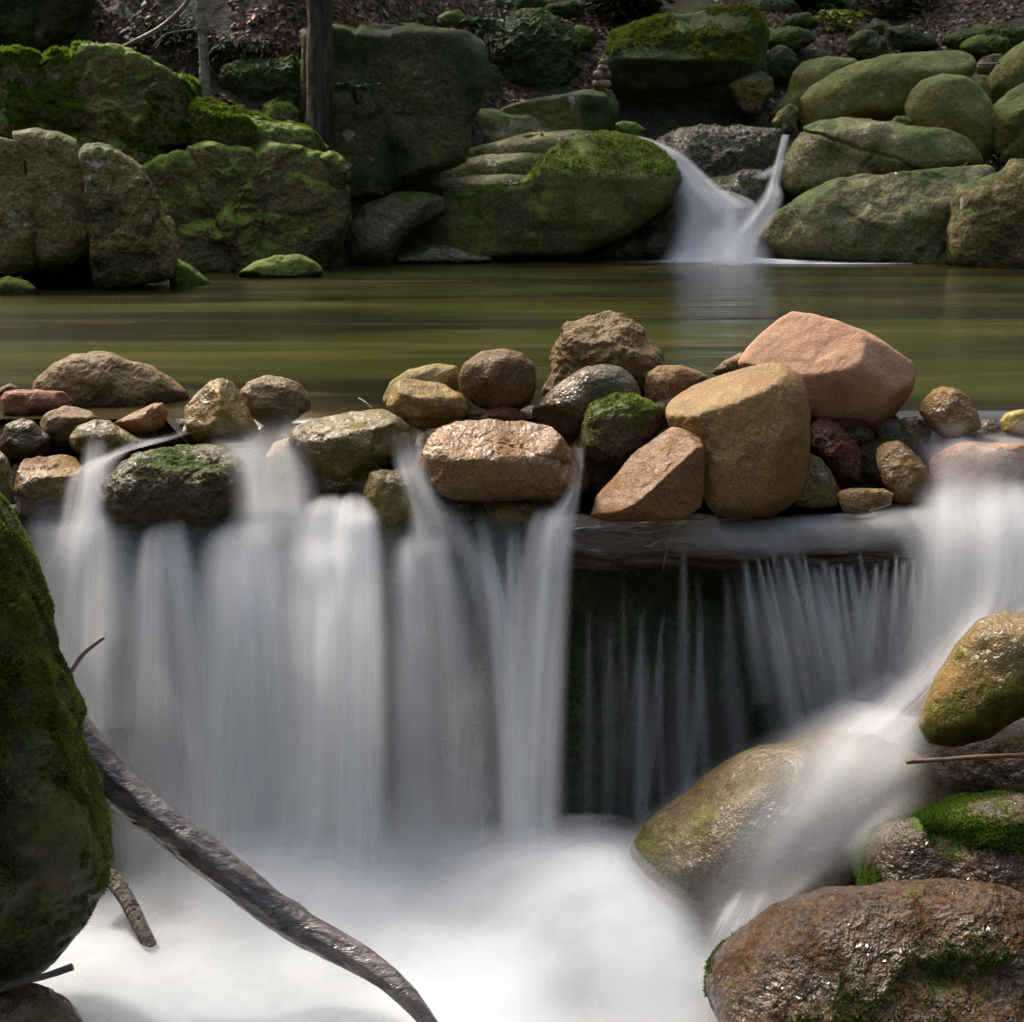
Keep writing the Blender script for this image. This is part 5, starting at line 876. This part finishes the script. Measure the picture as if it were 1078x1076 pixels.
q = at(215, 92, 8.95); thin = tree('thin pale barked young tree rising from the bright moss', (q[0], 8.95), at(214, 0, 8.95)[0]-0.05, 0.024, 'palebark', 4.2, 0.7, 2500, 2, z0=2.4, flare=0.6, zb=q[2]-0.1)
tube('branch', [at(112, 58, 8.9), at(140, 44, 8.92), at(170, 28, 8.94), at(195, 5, 8.95), at(206, -20, 8.95)], [0.008, 0.010, 0.012, 0.012, 0.012], M['greytwig'], None, None, 0.08, seg=8, nl=30, parent=thin)
tube('branch', [at(214, 30, 8.95), at(196, 32, 8.93), at(175, 36, 8.9), at(160, 50, 8.88)], [0.006, 0.005, 0.004, 0.003], M['greytwig'], None, None, 0.05, seg=6, nl=20, parent=thin)
tube('branch', [at(168, 30, 8.93), at(170, 40, 8.93), at(163, 52, 8.92)], [0.005, 0.004, 0.003], M['greytwig'], None, None, 0.05, seg=6, nl=14, parent=thin)
gt_ = 'dark trunks standing back in the forest'
for k, (px, Y, r, sd2, lab) in enumerate([
    (234, 10.4, 0.06, 3, 'dark trunk between the thin pale tree and the leaf patch'), (369, 11.4, 0.06, 4, 'dark trunk just right of the big straight tree'), (388, 11.8, 0.09, 5, 'thick dark trunk, middle one of the three above the square boulder'),
    (407, 11.6, 0.045, 6, 'slim dark trunk, rightmost of the three above the square boulder'), (150, 12.0, 0.10, 7, 'dark trunk behind the dead branch at the top left'), (470, 13.5, 0.1, 8, 'dark trunk far behind the yellow green mossy stone'),
    (640, 14.0, 0.13, 9, 'dark trunk far behind the gap beside the huge boulder'), (892, 14.5, 0.12, 10, 'dark trunk on the slope above the small round boulder'), (30, 12.6, 0.1, 11, 'dark trunk above the top left mossy cliff')]):
    q = at(px, 20, Y); tree(lab, (q[0], Y), q[0]+0.1*(-1)**k, r, 'darkbark', 9.5, 1.6, 1500, 20+sd2, z0=2.9+0.12*(Y-10), group=gt_)
# trees standing further back on the slope, whose trunks close the view
rt = random.Random(8)
for k in range(16):
    px = 40+k*68+rt.uniform(-20, 20); Y = rt.uniform(16.5, 21); q = at(px, 0, Y)
    tree('distant dark conifer closing the view high on the slope', (q[0], Y), q[0], 0.13, 'darkbark', 10, 2.4, 3500, 50+k, z0=gz(q[0], Y)+0.8, group='distant conifers high on the slope')

# low fir boughs and small plants
def plant(label, cat, px, py, Y, spread, n, cols, seed, ln=0.07, wd=0.5, name='seedling', h=0.25, flat=False):
    q = at(px, py, Y); rs_ = np.random.RandomState(seed); root = empty(name, (q[0], q[1], q[2]-h)); tag(root, label, cat)
    nst = max(4, n//8); VV, CC, SV = [], [], []
    for k in range(nst):
        an = rs_.uniform(0, 6.283); top = q + np.array([math.cos(an)*spread*rs_.rand(), math.sin(an)*spread*rs_.rand()*0.6, rs_.uniform(-.3, .5)*spread*(.3 if flat else 1)])
        if k < 5: tube('stem', [(q[0], q[1], q[2]-h), tuple(((q+top)/2)*[1, 1, 1]-[0, 0, h*.35]), tuple(top)], [0.006, 0.004, 0.002], M['darktwig'], None, None, 0.02, seg=6, nl=8, parent=root)
        for j in range(8):
            a2 = j/8*6.283+rs_.rand(); d = np.array([math.cos(a2), math.sin(a2), rs_.uniform(-.3, .25)]); d /= np.linalg.norm(d); sd_ = np.cross(d, [0, 0, 1]); L_ = ln*rs_.uniform(.6, 1.2); W_ = L_*wd*.5
            p = top+d*L_*.15; VV += [p, p+d*L_*.55+sd_*W_, p+d*L_+np.array([0, 0, -.2*L_]), p+d*L_*.55-sd_*W_]; t_ = rs_.rand(); CC += [np.array(cols[0])*(1-t_)+np.array(cols[1])*t_]*4
    mesh_obj('foliage', VV, np.arange(len(VV)).reshape(-1, 4), M['leaf'], parent=root, smooth=False, attrs={'col': np.array(CC)})
plant('pale green leafy sapling above the dark mossy boulder', 'sapling', 518, 27, 11.0, .16, 130, ((0.05, 0.10, 0.04), (0.16, 0.26, 0.14)), 1, ln=.10)
plant('small leafy sprig at the top edge above the sapling', 'sapling', 530, 6, 11.2, .10, 50, ((0.05, 0.10, 0.04), (0.14, 0.22, 0.12)), 2, ln=.09)
plant('low broad leaved plant clinging to the tall dark square boulder', 'plant', 376, 90, 9.0, .10, 40, ((0.04, 0.08, 0.03), (0.10, 0.17, 0.08)), 3, ln=.10, flat=True, h=.1)
plant('bright yellow green clump catching the sun on the right slope', 'plant', 882, 22, 12.0, .16, 110, ((0.08, 0.14, 0.01), (0.3, 0.38, 0.04)), 4, ln=.09)
plant('dark fir seedling beside the thin pale tree', 'fir seedling', 245, 60, 9.4, .22, 500, ((0.012, 0.025, 0.006), (0.04, 0.07, 0.015)), 5, ln=.09, wd=.2, h=.3)
plant('dark fir seedling under the dead branch at the left', 'fir seedling', 180, 40, 9.5, .26, 500, ((0.012, 0.022, 0.006), (0.035, 0.06, 0.014)), 6, ln=.09, wd=.2, h=.4)
plant('dark fir seedling left of the big trunk near the top edge', 'fir seedling', 262, 12, 10.0, .35, 700, ((0.012, 0.022, 0.006), (0.035, 0.06, 0.014)), 7, ln=.10, wd=.2, h=.6)
plant('dark fir seedling at the foot of the big trunk', 'fir seedling', 300, 30, 10.1, .14, 300, ((0.012, 0.03, 0.006), (0.045, 0.08, 0.015)), 8, ln=.08, wd=.2, h=.2)
plant('shadowed bush at the top edge left of the huge boulder', 'bush', 660, 5, 12.4, .4, 600, ((0.012, 0.022, 0.006), (0.04, 0.06, 0.014)), 9, ln=.12, wd=.4, h=.7)
plant('shadowed bush at the top edge above the bright clump', 'bush', 850, 2, 12.8, .35, 600, ((0.012, 0.025, 0.006), (0.05, 0.08, 0.014)), 10, ln=.12, wd=.4, h=.6)
plant('fir bough sweeping across the middle of the right slope', 'fir seedling', 950, 10, 12.6, .3, 500, ((0.012, 0.025, 0.006), (0.04, 0.07, 0.014)), 11, ln=.10, wd=.3, h=.5)
